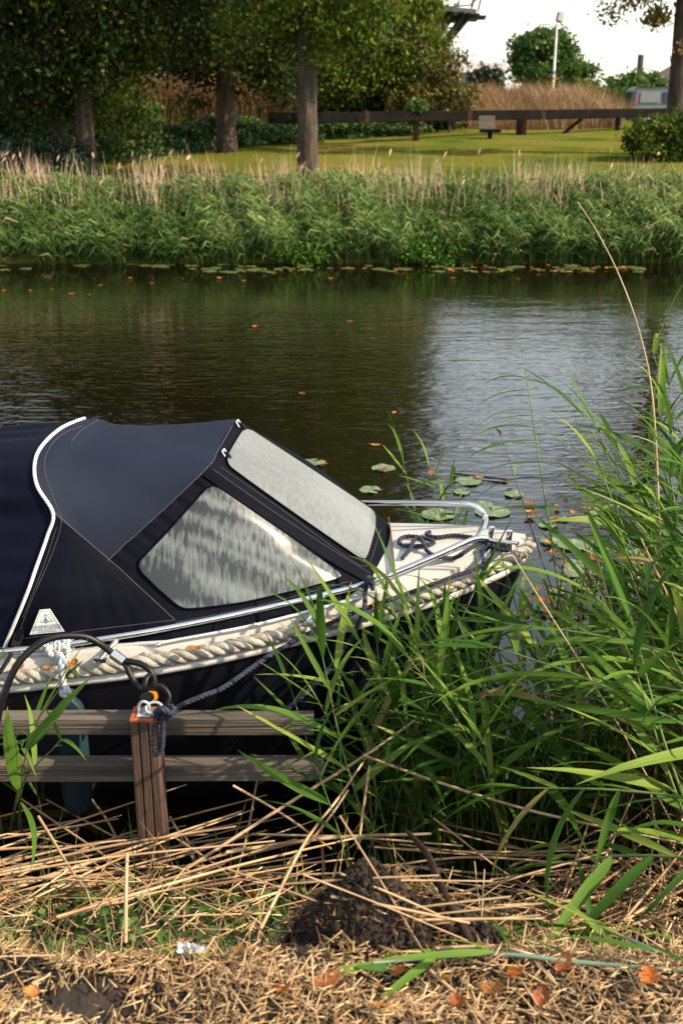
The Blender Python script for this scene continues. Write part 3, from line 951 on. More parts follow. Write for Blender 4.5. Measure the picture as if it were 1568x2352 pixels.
bd = mb.build('body', G['vanpaint'], t)
MB().grid(np.array([[(vb.x + x, vb.y + .16 + yy * (W_ - .32), vb.z + z + .012) for (x, z) in sec[3:7]] for yy in (0, .5, 1)]), True, True).build('roof', G['roof_reflection'], t)
def vquad(nm, pts, m):
    mb = MB(); mb.add([Vector(p) for p in pts] + [Vector(p) + Vector((.012, .03, 0)) for p in pts], [(0, 1, 2, 3), (7, 6, 5, 4), (0, 4, 5, 1), (1, 5, 6, 2), (2, 6, 7, 3), (3, 7, 4, 0)]); return mb.build(nm, m, t)
def sd_(x, z): return (vb.x + x, vb.y + .1 + (.16 * (z - 1.1) if z > 1.1 else 0) - .025 + (.0), vb.z + z)
vquad('side_window', [sd_(1.75, 1.15), sd_(2.9, 1.15), sd_(2.85, 1.68), sd_(1.75, 1.68)], G['dark_glass'])
vquad('side_panel', [sd_(.55, 1.15), sd_(1.6, 1.15), sd_(1.6, 1.7), sd_(.6, 1.7)], mat('panel_grey', (.14, .15, .148), 2, 2, .4))
vquad('rear_window', [(vb.x + .0, vb.y + W_ - .25, vb.z + 1.0), (vb.x + .0, vb.y + .22, vb.z + 1.0), (vb.x + .12, vb.y + .3, vb.z + 1.68), (vb.x + .12, vb.y + W_ - .3, vb.z + 1.68)], G['dark_glass'])
vquad('rear_corner_glass', [sd_(.03, 1.0), sd_(.3, 1.0), sd_(.4, 1.7), sd_(.17, 1.72)], G['dark_glass'])
vquad('tail_light', [sd_(.14, .85), sd_(.28, .85), sd_(.42, 1.5), sd_(.34, 1.55)], mat('tail_red', (.5, .05, .04), 5, 2, .25))
MB().box((vb.x + .02, vb.y + W_ / 2, vb.z + .5), (.24, W_ + .02, .4), None, .06).build('bumper', G['black_plastic'], t)
MB().box((vb.x + 2.4, vb.y + .07, vb.z + .46), (4.4, .08, .3), None, .02).build('sill_trim', G['black_plastic'], t)
for x in (1.0, 3.95):
    for yy in (.1, W_ - .1):
        wh = MB()
        wh.tube([(vb.x + x, vb.y + yy - .1, vb.z + .33), (vb.x + x, vb.y + yy + .1, vb.z + .33)], .33, 20)
        wh = wh.build('wheel', G['tyre'], t)
        MB().tube([(vb.x + x, vb.y + yy - .112, vb.z + .33), (vb.x + x, vb.y + yy + .112, vb.z + .33)], .2, 14).build('rim', G['galv'], wh)

# windmill: gallery of the mill shows at the top, right of the ivy clad tree
G['thatch'] = mat('thatch', (.1, .085, .07), 6, 5, .95, .5)
G['mill_dark'] = mat('mill_dark', (.016, .018, .018), 5, 3, .7)
mc = P(860, 60, 62)
mz = float(far_z(mc.x, mc.y)); gz = P(1040, 12, 57).z
t = thing('windmill', Vector((mc.x, mc.y, mz)), 'dark windmill whose railed gallery juts out at the top beside the wood', 'windmill')
def octo(r, z, ph=.39): return [(mc.x + r * math.cos(ph + k * math.pi / 4), mc.y + r * math.sin(ph + k * math.pi / 4), z) for k in range(8)]
MB().grid([octo(3.8, mz - .1), octo(3.4, gz - .2)], False, closed=True).build('brick_base', mat('mill_brick', (.14, .07, .05), 9, 4, .9), t)
MB().grid([octo(3.2, gz + .1), octo(2.3, gz + 7), octo(2.3, gz + 7.4)], False, closed=True).build('tower', G['thatch'], t)
mb = MB(); mb.ball((mc.x, mc.y, gz + 7.9), 2.4, 14, (1.1, 1, .75)); mb.build('cap', G['thatch'], t)
RG_ = 5.3
mb = MB().grid([octo(3.2, gz + .08), octo(RG_, gz + .08), octo(RG_, gz - .12), octo(3.2, gz - .12)], False, closed=True); mb.build('gallery_deck', G['mill_dark'], t)
for k in range(24):
    a = k * 2 * math.pi / 24 + .05
    c_, s_ = math.cos(a), math.sin(a)
    MB().tube([(mc.x + 3.3 * c_, mc.y + 3.3 * s_, gz - 1.9), (mc.x + 4.8 * c_, mc.y + 4.8 * s_, gz - .14)], .1, 5).build('gallery_brace', G['mill_dark'], t)
    MB().tube([(mc.x + 3.1 * c_, mc.y + 3.1 * s_, gz - .2), (mc.x + 5.6 * c_, mc.y + 5.6 * s_, gz - .2)], .07, 4).build('gallery_joist', G['mill_dark'], t)
    MB().tube([(mc.x + 5.2 * c_, mc.y + 5.2 * s_, gz + .1), (mc.x + 5.4 * c_, mc.y + 5.4 * s_, gz + 1.1)], .04, 5).build('railing_post', G['mill_dark'], t)
for z_ in (.55, 1.05):
    MB().tube(octo(5.3 + z_ * .1, gz + z_) + octo(5.3 + z_ * .1, gz + z_)[:1], .04, 5).build('railing', G['mill_dark'], t)
for k in (0, 1):
    mb = MB()
    a = R(38) + k * math.pi / 2
    d = Vector((math.cos(a), 0, math.sin(a)))
    cc = Vector((mc.x, mc.y - 3.2, gz + 8))
    mb.tube([cc - d * 8, cc + d * 8], .14, 6); mb.build('sail_stock', G['mill_dark'], t)

# house with grey upright boards
G['boardgrey'] = mat('grey_board', (.25, .26, .28), 3, 3, .7)
G['rooftile'] = mat('roof_tile', (.33, .3, .29), 6, 4, .8)
G['housewall'] = mat('house_wall', (.5, .5, .5), 3, 3, .8)
h0, h1 = P(1046, 200, 82), P(1158, 200, 82)
gz_ = float(far_z(h0.x, h0.y))
t = thing('house', Vector((h0.x, h0.y, gz_)), 'grey house with upright wall boards beside the round tree', 'house')
zt = P(1060, 166, 82).z
Wd = h1.x - h0.x
MB().box(((h0.x + h1.x) / 2, h0.y + 2.5, (gz_ + zt) / 2), (Wd, 5, zt - gz_)).build('wall', G['housewall'], t)
for k in range(13):
    x = h0.x + Wd * (k + .5) / 13
    MB().box((x, h0.y - .03, (gz_ + zt) / 2 + .02), (Wd / 13 * .72, .06, zt - gz_ - .1)).build('board', G['boardgrey'], t)
mb = MB(); r0 = zt + .01
V = [(h0.x - .3, h0.y - .4, r0), (h1.x + .3, h0.y - .4, r0), (h1.x + .3, h0.y + 5.4, r0), (h0.x - .3, h0.y + 5.4, r0), (h0.x - .3, h0.y + 2.5, r0 + .75), (h1.x + .3, h0.y + 2.5, r0 + .75)]
mb.add(V, [(0, 1, 5, 4), (2, 3, 4, 5), (0, 4, 3), (1, 2, 5), (3, 2, 1, 0)]); mb.build('roof', G['rooftile'], t)
# house gable at the right edge
h0 = P(1522, 215, 78); gz_ = float(far_z(h0.x, h0.y)); zt = P(1512, 190, 78).z
t = thing('house', Vector((h0.x, h0.y, gz_)), 'brown house with a steep gabled roof at the right edge behind the trunk', 'house')
MB().box((h0.x + 3.2, h0.y + 3, (gz_ + zt) / 2), (6, 6, zt - gz_)).build('wall', mat('brown_brick', (.22, .15, .11), 9, 4, .9), t)
mb = MB(); V = [(h0.x - .2, h0.y - .3, zt), (h0.x + 6.6, h0.y - .3, zt), (h0.x + 3.2, h0.y - .3, zt + 1.9), (h0.x - .2, h0.y + 6.3, zt), (h0.x + 6.6, h0.y + 6.3, zt), (h0.x + 3.2, h0.y + 6.3, zt + 1.9)]
mb.add(V, [(0, 1, 2), (5, 4, 3), (0, 2, 5, 3), (2, 1, 4, 5), (0, 3, 4, 1)]); mb.build('roof', mat('brown_roof', (.1, .07, .05), 6, 4, .9), t)
# chimney and crane
q0, q1 = P(1465, 205, 110), P(1465, 126, 110)
t = thing('chimney', Vector((q0.x, q0.y, float(far_z(q0.x, q0.y)))), 'dark grey green round chimney pipe standing above the shrubs', 'chimney')
MB().tube([(q0.x, q0.y, 1.4), (q0.x, q0.y, q1.z)], .29, 16).build('pipe', mat('chimney_green', (.02, .03, .03), 2, 3, .5), t)
MB().tube([(q0.x, q0.y, q1.z + .004), (q0.x, q0.y, q1.z + .08)], .32, 16).build('collar', G['lampgrey'], t)
q0, q1, q2 = P(1494, 200, 130), P(1506, 160, 130), P(1500, 150, 130)
t = thing('crane', Vector((q0.x, q0.y, 1.5)), 'distant orange crane boom leaning beside the chimney', 'crane')
MB().tube([(q0.x, q0.y, 1.5), q0], .2, 6).build('mast', G['lampgrey'], t)
MB().tube([q0, q1], [.2, .12], 6).build('boom', mat('crane_orange', (.6, .18, .08), 3), t)
# ------------------------------------------------------------------ the boat
from mathutils.bvhtree import BVHTree
G['gel'] = mat('white_gelcoat', [(.3, (.43, .405, .37)), (.6, (.5, .48, .445)), (.8, (.54, .52, .485))], 2.5, 5, .35, .15, 60, coat=.2)
G['hullnavy'] = mat('hull_navy', (.006, .007, .012), 3, 3, .25)
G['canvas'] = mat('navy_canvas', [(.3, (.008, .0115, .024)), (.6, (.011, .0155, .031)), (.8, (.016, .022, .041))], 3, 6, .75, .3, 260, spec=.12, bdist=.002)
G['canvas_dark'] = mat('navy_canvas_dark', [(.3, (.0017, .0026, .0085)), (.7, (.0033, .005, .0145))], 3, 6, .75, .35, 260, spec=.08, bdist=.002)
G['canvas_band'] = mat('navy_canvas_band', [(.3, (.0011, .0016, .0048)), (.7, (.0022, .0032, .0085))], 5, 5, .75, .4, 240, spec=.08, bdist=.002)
G['piping'] = mat('white_piping', (.72, .71, .68), 8, 3, .5)
G['stitch'] = mat('stitching', (.055, .052, .056), 30, 2, .8)
G['steel'] = mat('polished_steel', (.75, .74, .72), 2, 2, .12, metal=1.0)
G['alu'] = mat('alu_strip', (.62, .62, .6), 6, 3, .4, metal=.4)
G['hemp'] = mat('hemp_rope', [(.25, (.18, .155, .125)), (.5, (.33, .3, .255)), (.75, (.43, .4, .35))], 30, 5, .95, 1.0, 120, bdist=.006)
G['navyrope'] = mat('navy_rope', [(.3, (.009, .011, .024)), (.7, (.028, .032, .062))], 60, 3, .85, .6, 200, bdist=.003)
G['rubber'] = mat('black_rubber', (.007, .007, .008), 6, 3, .4, spec=.25)


def zg(x):
    return .60 + .20 * (np.clip((np.asarray(x, float) + 1.1) / 1.85, 0, 1.2)) ** 1.6


def zd(x):
    return zg(x) + .085


def onz(px, py, f, off=0.0):
    z = .7
    for _ in range(25):
        q = PZ(px, py, z)
        z = float(f(q.x)) + off
    return PZ(px, py, z)


gw = [onz(px, py, zg) for px, py in [(-10, 1585), (150, 1569), (300, 1552), (500, 1517), (700, 1470), (850, 1430), (1000, 1383), (1120, 1333), (1182, 1302), (1203, 1277)]]
YC = gw[-1].y
y0 = gw[0].y
gl = [Vector((-3.0, y0 + .12, .6)), Vector((-2.4, y0 + .0, .6)), Vector((-1.8, y0 - .03, .6))] + gw
gl[-1].y = YC
near = catmull(gl, 70)
near[-1, 1] = YC
near[:, 2] = zg(near[:, 0])
xs_, ys_ = near[:, 0], near[:, 1]


def Yg(x):
    return float(np.interp(x, xs_, ys_))


def onY(px, py, off, far=False):
    Y = 3.5
    for _ in range(40):
        q = P(px, py, Y)
        yy = Yg(q.x) + off
        Y = Y * .5 + (2 * YC - yy if far else yy) * .5
    return P(px, py, Y)


def mir(q):
    return Vector((q[0], 2 * YC - q[1], q[2]))


boat = thing('boat', Vector((-.9, YC, 0)), 'white decked boat with dark hull and navy canvas hood, moored in the reeds', 'boat')
# hull
rows = []
half = YC - ys_
for (fz, fb, rake) in [(1, 1.0, 0), (.9, .985, .02), (.55, .9, .1), (.25, .78, .2), (0, .68, .3), (-.25, .45, .4)]:
    z = near[:, 2] * fz if fz >= 0 else np.full(len(near), -.16)
    bow = np.clip((xs_ + .6) / 1.35, 0, 1) ** 2
    rows.append(np.stack([xs_ - rake * bow * .8, YC - half * fb, z], 1))
H_ = np.array(rows)
mb = MB().grid(H_, True, True)
Hm = H_.copy(); Hm[:, :, 1] = 2 * YC - Hm[:, :, 1]
mb.grid(Hm, True, False)
mb.add(np.concatenate([H_[:, 0], Hm[::-1, 0]]), [tuple(range(12))])
mb.build('hull', G['hullnavy'], boat)
# rim moulding, white
both = np.concatenate([near, np.array([mir(q) for q in near[::-1][1:]])])
MB().tube(both + np.array([0, 0, .004]), .0165, 8).build('gunwale_rim', G['gel'], boat)
# deck with its edge, cambered, and a raised foredeck panel
def deckrow(ins, dz, cam_=0.0, n=13, x0=None, x1=None):
    out = []
    for k in range(len(near)):
        x = near[k, 0]
        hb = max(0.004, half[k] - ins)
        v = np.linspace(-1, 1, n)
        out.append(np.stack([np.full(n, x), YC + v * hb, float(zg(x)) + dz + cam_ * (1 - v ** 2) * min(1, hb / .4)], 1))
    return np.array(out)
D1 = deckrow(.03, .085, .035)
D0 = deckrow(.012, .0)
mb = MB().grid(D1, True, False)
mb.grid(np.stack([D0[:, 0], D1[:, 0]]), True, False); mb.grid(np.stack([D0[:, -1], D1[:, -1]]), True, True)
mb.build('deck', G['gel'], boat)
def topdeck(x, y):
    k = np.interp(x, xs_, half) - .03
    v = (y - YC) / max(k, .01)
    return float(zg(x)) + .085 + .035 * (1 - min(1, v * v)) * min(1, k / .4)
# raised panel of the foredeck
sel = [k for k in range(len(near)) if .17 < near[k, 0] < .56]
T_ = D1[sel][:, 2:11] + np.array([0, 0, .018])
B_ = D1[sel][:, 2:11].copy(); B_[:, 0, 1] -= .012; B_[:, -1, 1] += .012
mb = MB().grid(T_, True)
mb.grid(np.stack([B_[:, 0], T_[:, 0]]), True); mb.grid(np.stack([B_[:, -1], T_[:, -1]]), True, True)
B_[-1, :, 0] += .02; mb.grid(np.stack([T_[-1], B_[-1]]), True, True); mb.grid(np.stack([T_[0], B_[0]]), True, False)
mb.build('foredeck_panel', G['gel'], boat)
xj = .185
mb = MB(); mb.tube([(xj, y, topdeck(xj, y) + .0195) for y in np.linspace(YC - .33, YC + .33, 12)], .0022, 5); mb.build('deck_joint', mat('rusty_joint', (.2, .09, .04), 20, 3, .9), boat)
# rope fender round the gunwale
o_ = []
for k in range(len(near)):
    t_ = near[min(k + 1, len(near) - 1)] - near[max(k - 1, 0)]
    nrm = np.array([t_[1], -t_[0], 0]); nrm /= np.linalg.norm(nrm)
    o_.append(near[k] + nrm * .008 + np.array([0, 0, .044]))
o_ = np.array(o_)[6:]
full = np.concatenate([o_[:-2], [o_[-1] + np.array([.004, -.016, 0])], [[o_[-1][0] + .008, YC, o_[-1][2]]], [mir(o_[-1] + np.array([.004, -.016, 0]))], np.array([mir(q) for q in o_[::-1][2:]])])
MB().rope(full, .0235, .13, 7, 14, .001).build('rope_fender', G['hemp'], boat)

# ---- hood
A0 = P(122, 1180, 3.38)
Lc = P(250, 1285, 3.42)
Sn, Sf = P(478, 1072, 3.60), P(541, 962, 2 * YC - 3.60)
Cn, Cf = onz(866, 1338, zd), P(896, 1206, 2 * YC - onz(866, 1338, zd).y)
BL, BR = onz(8, 1494, zd), onz(402, 1470, zd)
Ac = [A0, P(86, 1118, 3.40), P(80, 1066, 3.46), P(97, 1025, 3.57), P(140, 985, 3.73), P(192, 963, YC)]
Aarch = [Vector(q) for q in Ac] + [mir(q) for q in Ac[::-1]]
for k_, dz_ in ((7, .05), (8, .11), (9, .13), (10, .11)): Aarch[k_].z -= dz_   # the far shoulder of the hood sags a little
Aarch.pop(len(Ac))
Fm = P(365, 1180, 3.50)
Farch = [Lc, Fm, Sn, (Sn + Sf) / 2 + Vector((0, 0, .012)), Sf, mir(Fm), mir(Lc)]
ca, cf = catmull(Aarch, 49), catmull(Farch, 49)
Hg = []
for t in np.linspace(0, 1, 25):
    row = ca * (1 - t) + cf * t
    row[:, 2] -= .018 * math.sin(math.pi * t) * np.sin(np.linspace(0, math.pi, 49))
    row[:, 2] += .012 * math.exp(-((t - .1) / .06) ** 2) * np.sin(np.linspace(0, math.pi, 49))
    Hg.append(row)
Hg = np.array(Hg)
rgb = np.random.default_rng(8)
def wrinkle(Gd, amp, fu, fv, seed=0, ax=(0, -1, .5), edge=None):
    a, b = Gd.shape[:2]
    U, V_ = np.meshgrid(np.linspace(0, 1, b), np.linspace(0, 1, a))
    h = np.sin(U * fu + 2.2 * np.sin(V_ * 3 + seed) + seed) * .6 + np.sin(U * fu * .53 + V_ * fv + seed * 2) * .6 + np.sin(V_ * fv * 1.9 + U * 4 + seed) * .35
    if edge is not None: h = h * edge(U, V_)
    return Gd + (h * amp)[..., None] * np.array(ax)
Hg = wrinkle(Hg, .0016, 22, 6, 1)
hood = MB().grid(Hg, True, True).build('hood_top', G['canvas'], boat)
# near side panel (below the hood top), window panel, windscreen panel
lp = [A0, P(109, 1232, 3.365), P(85, 1300, 3.335), P(60, 1370, 3.30), BL]
rp = [Lc, P(328, 1358, (Lc.y + BR.y) / 2 + .01), BR]
Sg = coons([A0, (A0 + Lc) / 2 + Vector((0, 0, 0)), Lc], [BL, onz(123, 1497, zd), onz(266, 1481, zd), BR], lp, rp, 40, 34)
Sg = wrinkle(Sg, .0045, 46, 9, 2, (0, -1, .3), lambda u, v: v ** 1.6 * (1 - v) ** .25 * (.25 + .75 * np.sin(np.pi * u) ** .5))
wp_bot = [BR, onz(585, 1434, zd), onz(778, 1384, zd), Cn]
Wg = coons([Lc, Fm, Sn], [BR, onz(585, 1434, zd), onz(778, 1384, zd), onz(822, 1370, zd)], [Lc, rp[1], BR], [Sn, P(660, 1200, 3.55), onz(822, 1370, zd)], 40, 30)
# the window panel is a triangle-like quad: its right edge is the windscreen corner line
wr = [Sn, P(600, 1158, 3.60), P(740, 1253, 3.615), Cn]
Wg = coons([Lc, Fm, Sn], wp_bot, [Lc, rp[1], BR], wr, 44, 34)
Wg = wrinkle(Wg, .003, 70, 5, 3, (0, -1, .3), lambda u, v: np.clip(1 - v * 3, 0, 1) + np.clip(v * 4 - 3.2, 0, 1) * .8)
Fg = coons([Sn, (Sn + Sf) / 2 + Vector((0, 0, .012)), Sf], [Cn, (Cn + Cf) / 2 + Vector((.035, 0, .004)), Cf], wr, [Sf, P(725, 1071, 2 * YC - 3.62), Cf], 30, 34)
Fg = wrinkle(Fg, .0035, 9, 5, 5, (.4, 0, .8), lambda u, v: np.sin(np.pi * u) * np.sin(np.pi * v))
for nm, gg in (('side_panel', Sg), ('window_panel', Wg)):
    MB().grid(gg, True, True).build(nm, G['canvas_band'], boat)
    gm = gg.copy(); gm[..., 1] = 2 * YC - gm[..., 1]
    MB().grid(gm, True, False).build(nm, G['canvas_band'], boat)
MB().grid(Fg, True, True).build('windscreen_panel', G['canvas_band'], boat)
# aft cover with gathered folds
aft0 = np.array([tuple(q) for q in lp[::-1][:-1]] + [tuple(q) for q in Aarch] + [tuple(mir(q)) for q in lp[1:]])
aftc = catmull(aft0, 161)
e0 = aft0.copy(); e0[:, 0] = -2.85; e0[:, 2] = .69 + (aft0[:, 2] - .69) * .72; e0[:, 1] = YC + (aft0[:, 1] - YC) * .93
e1 = catmull(e0, 161)
Ag = np.array([aftc * (1 - t) + e1 * t for t in np.linspace(0, 1, 40)])
U, V_ = np.meshgrid(np.linspace(0, 1, 161), np.linspace(0, 1, 40))
h = np.sin(U * 150 + 3 * np.sin(V_ * 2 + U * 9)) * .5 + np.sin(U * 83 + 2.5 * V_ + 2 * np.sin(U * 21)) * .7 + .4 * np.sin(U * 37 - V_ * 5)
h *= np.clip(V_ * 14, 0, 1) * (.35 + .65 * np.exp(-V_ * 3.5)) * (.5 + .5 * np.sin(U * 17) ** 2)
cen = np.array([0, YC, .6])
out = Ag - cen; out[..., 0] = 0; out /= np.linalg.norm(out, axis=2)[..., None]
Ag = Ag + out * (h * .012)[..., None] - out * .004
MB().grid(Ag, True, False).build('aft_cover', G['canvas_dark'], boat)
MB().tube(aftc + (aftc - np.array([aftc[:, 0].mean(), YC, .6])) * .004, .0058, 8).build('white_edge_piping', G['piping'], boat)

# surface lookup for things sewn on the hood
vv, ff = [], []
for gg in (Hg, Sg, Wg, Fg):
    a, b = gg.shape[:2]; o = len(vv)
    vv += [tuple(q) for q in gg.reshape(-1, 3)]
    ff += [(o + i * b + j, o + i * b + j + 1, o + (i + 1) * b + j + 1, o + (i + 1) * b + j) for i in range(a - 1) for j in range(b - 1)]
BV = BVHTree.FromPolygons(vv, ff)
def cast(px, py, off=.003):
    d = ray(px, py).normalized()
    q, nr, _, _ = BV.ray_cast(CAM, d)
    if q is None:
        q, nr, _, _ = min((BV.find_nearest(P(px, py, Y_)) for Y_ in np.linspace(3.2, 4.5, 40)), key=lambda h: h[3])
    if nr.dot(d) > 0: nr = -nr
    return q + nr * off
def seam(pts, r=.0011, m=None, nm='seam', n=None, off=.001):
    c = catmull([(x, y) for x, y in pts], n or max(8, len(pts) * 8))
    MB().tube([cast(x, y, off) for x, y in c], r, 5).build(nm, m or G['stitch'], boat)
seam([(250, 1285), (365, 1180), (478, 1072), (500, 1035), (539, 968)], .0016)
seam([(126, 1178), (180, 1226), (250, 1285), (330, 1358), (400, 1423)], .0016)
seam([(190, 978), (140, 1000), (108, 1040), (103, 1085), (125, 1150), (140, 1200), (118, 1275), (70, 1385), (38, 1470)], .001)
seam([(130, 1210), (100, 1300), (52, 1420)], .0009)
seam([(40, 1468), (200, 1448), (403, 1424)], .001)
seam([(403, 1430), (590, 1392), (800, 1336)], .001)
seam([(225, 965), (185, 990), (163, 1015)], .001)

# the clear windows
def vinyl(name, light, dark, streak, rough, fold_sheen=.9):
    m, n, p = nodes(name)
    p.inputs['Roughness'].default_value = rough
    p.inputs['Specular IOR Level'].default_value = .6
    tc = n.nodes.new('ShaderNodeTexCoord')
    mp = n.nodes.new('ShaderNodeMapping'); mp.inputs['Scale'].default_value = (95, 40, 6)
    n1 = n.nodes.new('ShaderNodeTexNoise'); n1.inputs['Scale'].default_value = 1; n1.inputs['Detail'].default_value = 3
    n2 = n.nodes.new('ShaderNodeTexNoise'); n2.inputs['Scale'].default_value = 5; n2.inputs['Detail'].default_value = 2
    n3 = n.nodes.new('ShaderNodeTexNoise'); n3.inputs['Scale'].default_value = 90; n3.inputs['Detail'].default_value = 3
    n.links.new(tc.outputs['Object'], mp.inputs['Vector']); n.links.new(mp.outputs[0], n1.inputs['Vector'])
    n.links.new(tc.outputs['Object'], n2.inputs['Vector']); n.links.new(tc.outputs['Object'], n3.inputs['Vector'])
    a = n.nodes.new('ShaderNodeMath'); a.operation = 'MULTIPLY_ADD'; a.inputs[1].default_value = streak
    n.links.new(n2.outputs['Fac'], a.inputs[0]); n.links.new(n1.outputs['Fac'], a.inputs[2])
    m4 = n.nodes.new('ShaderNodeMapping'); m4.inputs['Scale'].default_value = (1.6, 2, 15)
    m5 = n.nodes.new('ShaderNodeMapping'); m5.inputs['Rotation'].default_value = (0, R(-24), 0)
    n4 = n.nodes.new('ShaderNodeTexNoise'); n4.inputs['Scale'].default_value = 1; n4.inputs['Detail'].default_value = 1.5  # light and dark reflections of the folds put into the colour as bands
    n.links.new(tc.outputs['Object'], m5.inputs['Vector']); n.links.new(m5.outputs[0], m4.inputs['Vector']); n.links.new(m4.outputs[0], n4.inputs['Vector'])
    a2 = n.nodes.new('ShaderNodeMath'); a2.operation = 'MULTIPLY_ADD'; a2.inputs[1].default_value = fold_sheen
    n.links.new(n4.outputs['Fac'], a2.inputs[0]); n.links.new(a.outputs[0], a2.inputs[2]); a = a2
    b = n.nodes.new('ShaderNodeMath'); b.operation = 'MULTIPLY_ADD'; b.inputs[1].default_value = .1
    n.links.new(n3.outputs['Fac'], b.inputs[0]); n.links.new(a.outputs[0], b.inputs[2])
    c = .5 + streak * .5 + .05 + fold_sheen * .5
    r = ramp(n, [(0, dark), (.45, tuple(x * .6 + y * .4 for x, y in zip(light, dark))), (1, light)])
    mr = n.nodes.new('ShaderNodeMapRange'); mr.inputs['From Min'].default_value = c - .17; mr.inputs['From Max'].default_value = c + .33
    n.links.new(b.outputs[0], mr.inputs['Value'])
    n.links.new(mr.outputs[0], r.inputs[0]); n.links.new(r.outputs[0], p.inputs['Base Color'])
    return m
G['vinyl_side'] = vinyl('side_window_fog_and_sheen', (.15, .165, .16), (.02, .025, .023), .35, .17, 1.5)
G['vinyl_front'] = vinyl('windscreen_fog_and_sheen', (.165, .175, .17), (.115, .124, .12), .2, .26, .8)
def window(nm, m, outline, fold=None, parent=boat, rings=16, npt=84):
    """clear pane following the hood; outline in picture points, filled ring by ring"""
    cl = list(outline) + [outline[0]]
    dense = []
    k_ = len(outline)
    for i in range(k_):
        a_, b_, c_, d_ = [np.array(outline[(i + j) % k_], float) for j in (-1, 0, 1, 2)]
        for t in np.linspace(0, 1, 10, endpoint=False):
            cr = .5 * (2 * b_ + (c_ - a_) * t + (2 * a_ - 5 * b_ + 4 * c_ - d_) * t * t + (3 * b_ - a_ - 3 * c_ + d_) * t ** 3)
            dense.append(.55 * (b_ + (c_ - b_) * t) + .45 * cr)
    D = np.array(dense + [dense[0]])
    s_ = np.concatenate([[0], np.cumsum(np.linalg.norm(np.diff(D, axis=0), axis=1))])
    u_ = np.linspace(0, s_[-1], npt, endpoint=False)
    O = np.stack([np.interp(u_, s_, D[:, k]) for k in (0, 1)], 1)
    cen_ = O.mean(0)
    rows_ = []
    for r_ in np.linspace(1, .001, rings):
        row = []
        for q in cen_ + (O - cen_) * r_:
            p3 = cast(q[0], q[1], .006)
            if fold is not None: p3 = p3 + Vector((0, -.75, .65)) * (.006 + float(fold(q[0], q[1]))) * (1 - r_ ** 3)
            row.append(tuple(p3))
        rows_.append(row)
    o = MB().grid(rows_, True, True, closed=True).build(nm, m, parent)
    MB().tube(rows_[0] + rows_[0][:1], .0028, 5, False).build('window_binding', G['canvas_band'], o)
    return o
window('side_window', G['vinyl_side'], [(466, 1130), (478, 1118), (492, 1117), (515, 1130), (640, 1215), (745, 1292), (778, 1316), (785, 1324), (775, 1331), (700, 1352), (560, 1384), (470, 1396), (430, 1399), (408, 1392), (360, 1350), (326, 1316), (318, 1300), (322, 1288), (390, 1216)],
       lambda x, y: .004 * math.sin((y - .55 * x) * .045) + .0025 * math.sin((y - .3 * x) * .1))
window('windscreen', G['vinyl_front'], [(519, 1060), (522, 1044), (545, 1005), (556, 990), (565, 987), (580, 992), (700, 1070), (820, 1150), (852, 1172), (861, 1184), (861, 1215), (846, 1270), (838, 1286), (825, 1285), (790, 1262), (650, 1165), (530, 1078)],
       lambda x, y: .0035 * math.sin((y - .62 * x) * .05 + x * .006) + .002 * math.sin((y - .5 * x) * .11))
MB().tube([cast(x, y, .004) for x, y in catmull([(466, 1092), (600, 1185), (740, 1280), (832, 1334)], 24)], [.004, .007, .008, .007, .004], 7).build('rolled_flap', G['canvas_band'], boat)
seam([(488, 1078), (620, 1170), (760, 1262), (850, 1318)], .0011)
seam([(505, 1072), (640, 1166), (810, 1290), (842, 1298), (852, 1285), (874, 1215)], .001)
# toggles at the top of the windscreen
for px, py in ((519, 1048), (552, 981)):
    c = cast(px, py, .012)
    tg = MB().tube([cast(px - 9, py - 8, .004), c, cast(px + 9, py + 8, .006)], .006, 7).build('toggle', G['rubber'], boat)
    MB().tube([cast(px - 4, py + 2, .004), cast(px - 14, py - 4, .014), cast(px - 8, py - 12, .01), cast(px, py - 3, .006)], .0028, 6).build('toggle_loop', G['piping'], tg)
# aluminium strip and snaps along the lower edge
st = [onz(x, y, zd, .004) for x, y in ((32, 1504), (123, 1497), (266, 1481), (360, 1476), (402, 1469), (585, 1434), (778, 1384), (830, 1372))]
st = [q + Vector((0, -.006, 0)) for q in st]
mb = MB(); c = catmull(st, 40); mb.tube(c, .006, 6); mb.build('edge_strip', G['alu'], boat)
for px, py in ((365, 1477), (586, 1431), (777, 1382), (52, 1502)):
    q = onz(px, py, zd, .012) + Vector((0, -.014, 0))
    MB().ball(q, .0085, 10).build('snap', G['steel'], boat)
# buckle and strap near the left edge
q = onz(40, 1480, zd, .05) + Vector((0, -.01, 0))
rot = Matrix.Rotation(R(-28), 3, 'X') @ Matrix.Rotation(R(18), 3, 'Y')
bk = MB().box(cast(42, 1468, .008), (.03, .012, .05), rot, .004).build('buckle', G['rubber'], boat)
MB().box(cast(45, 1456, .006), (.022, .008, .04), rot, .002).build('strap', G['canvas_band'], bk)
MB().tube([cast(34, 1484, .006), onz(25, 1506, zd, .02) + Vector((0, -.03, 0)), onz(8, 1530, zd, .01) + Vector((0, -.05, 0))], .007, 6).build('strap', G['rubber'], boat)

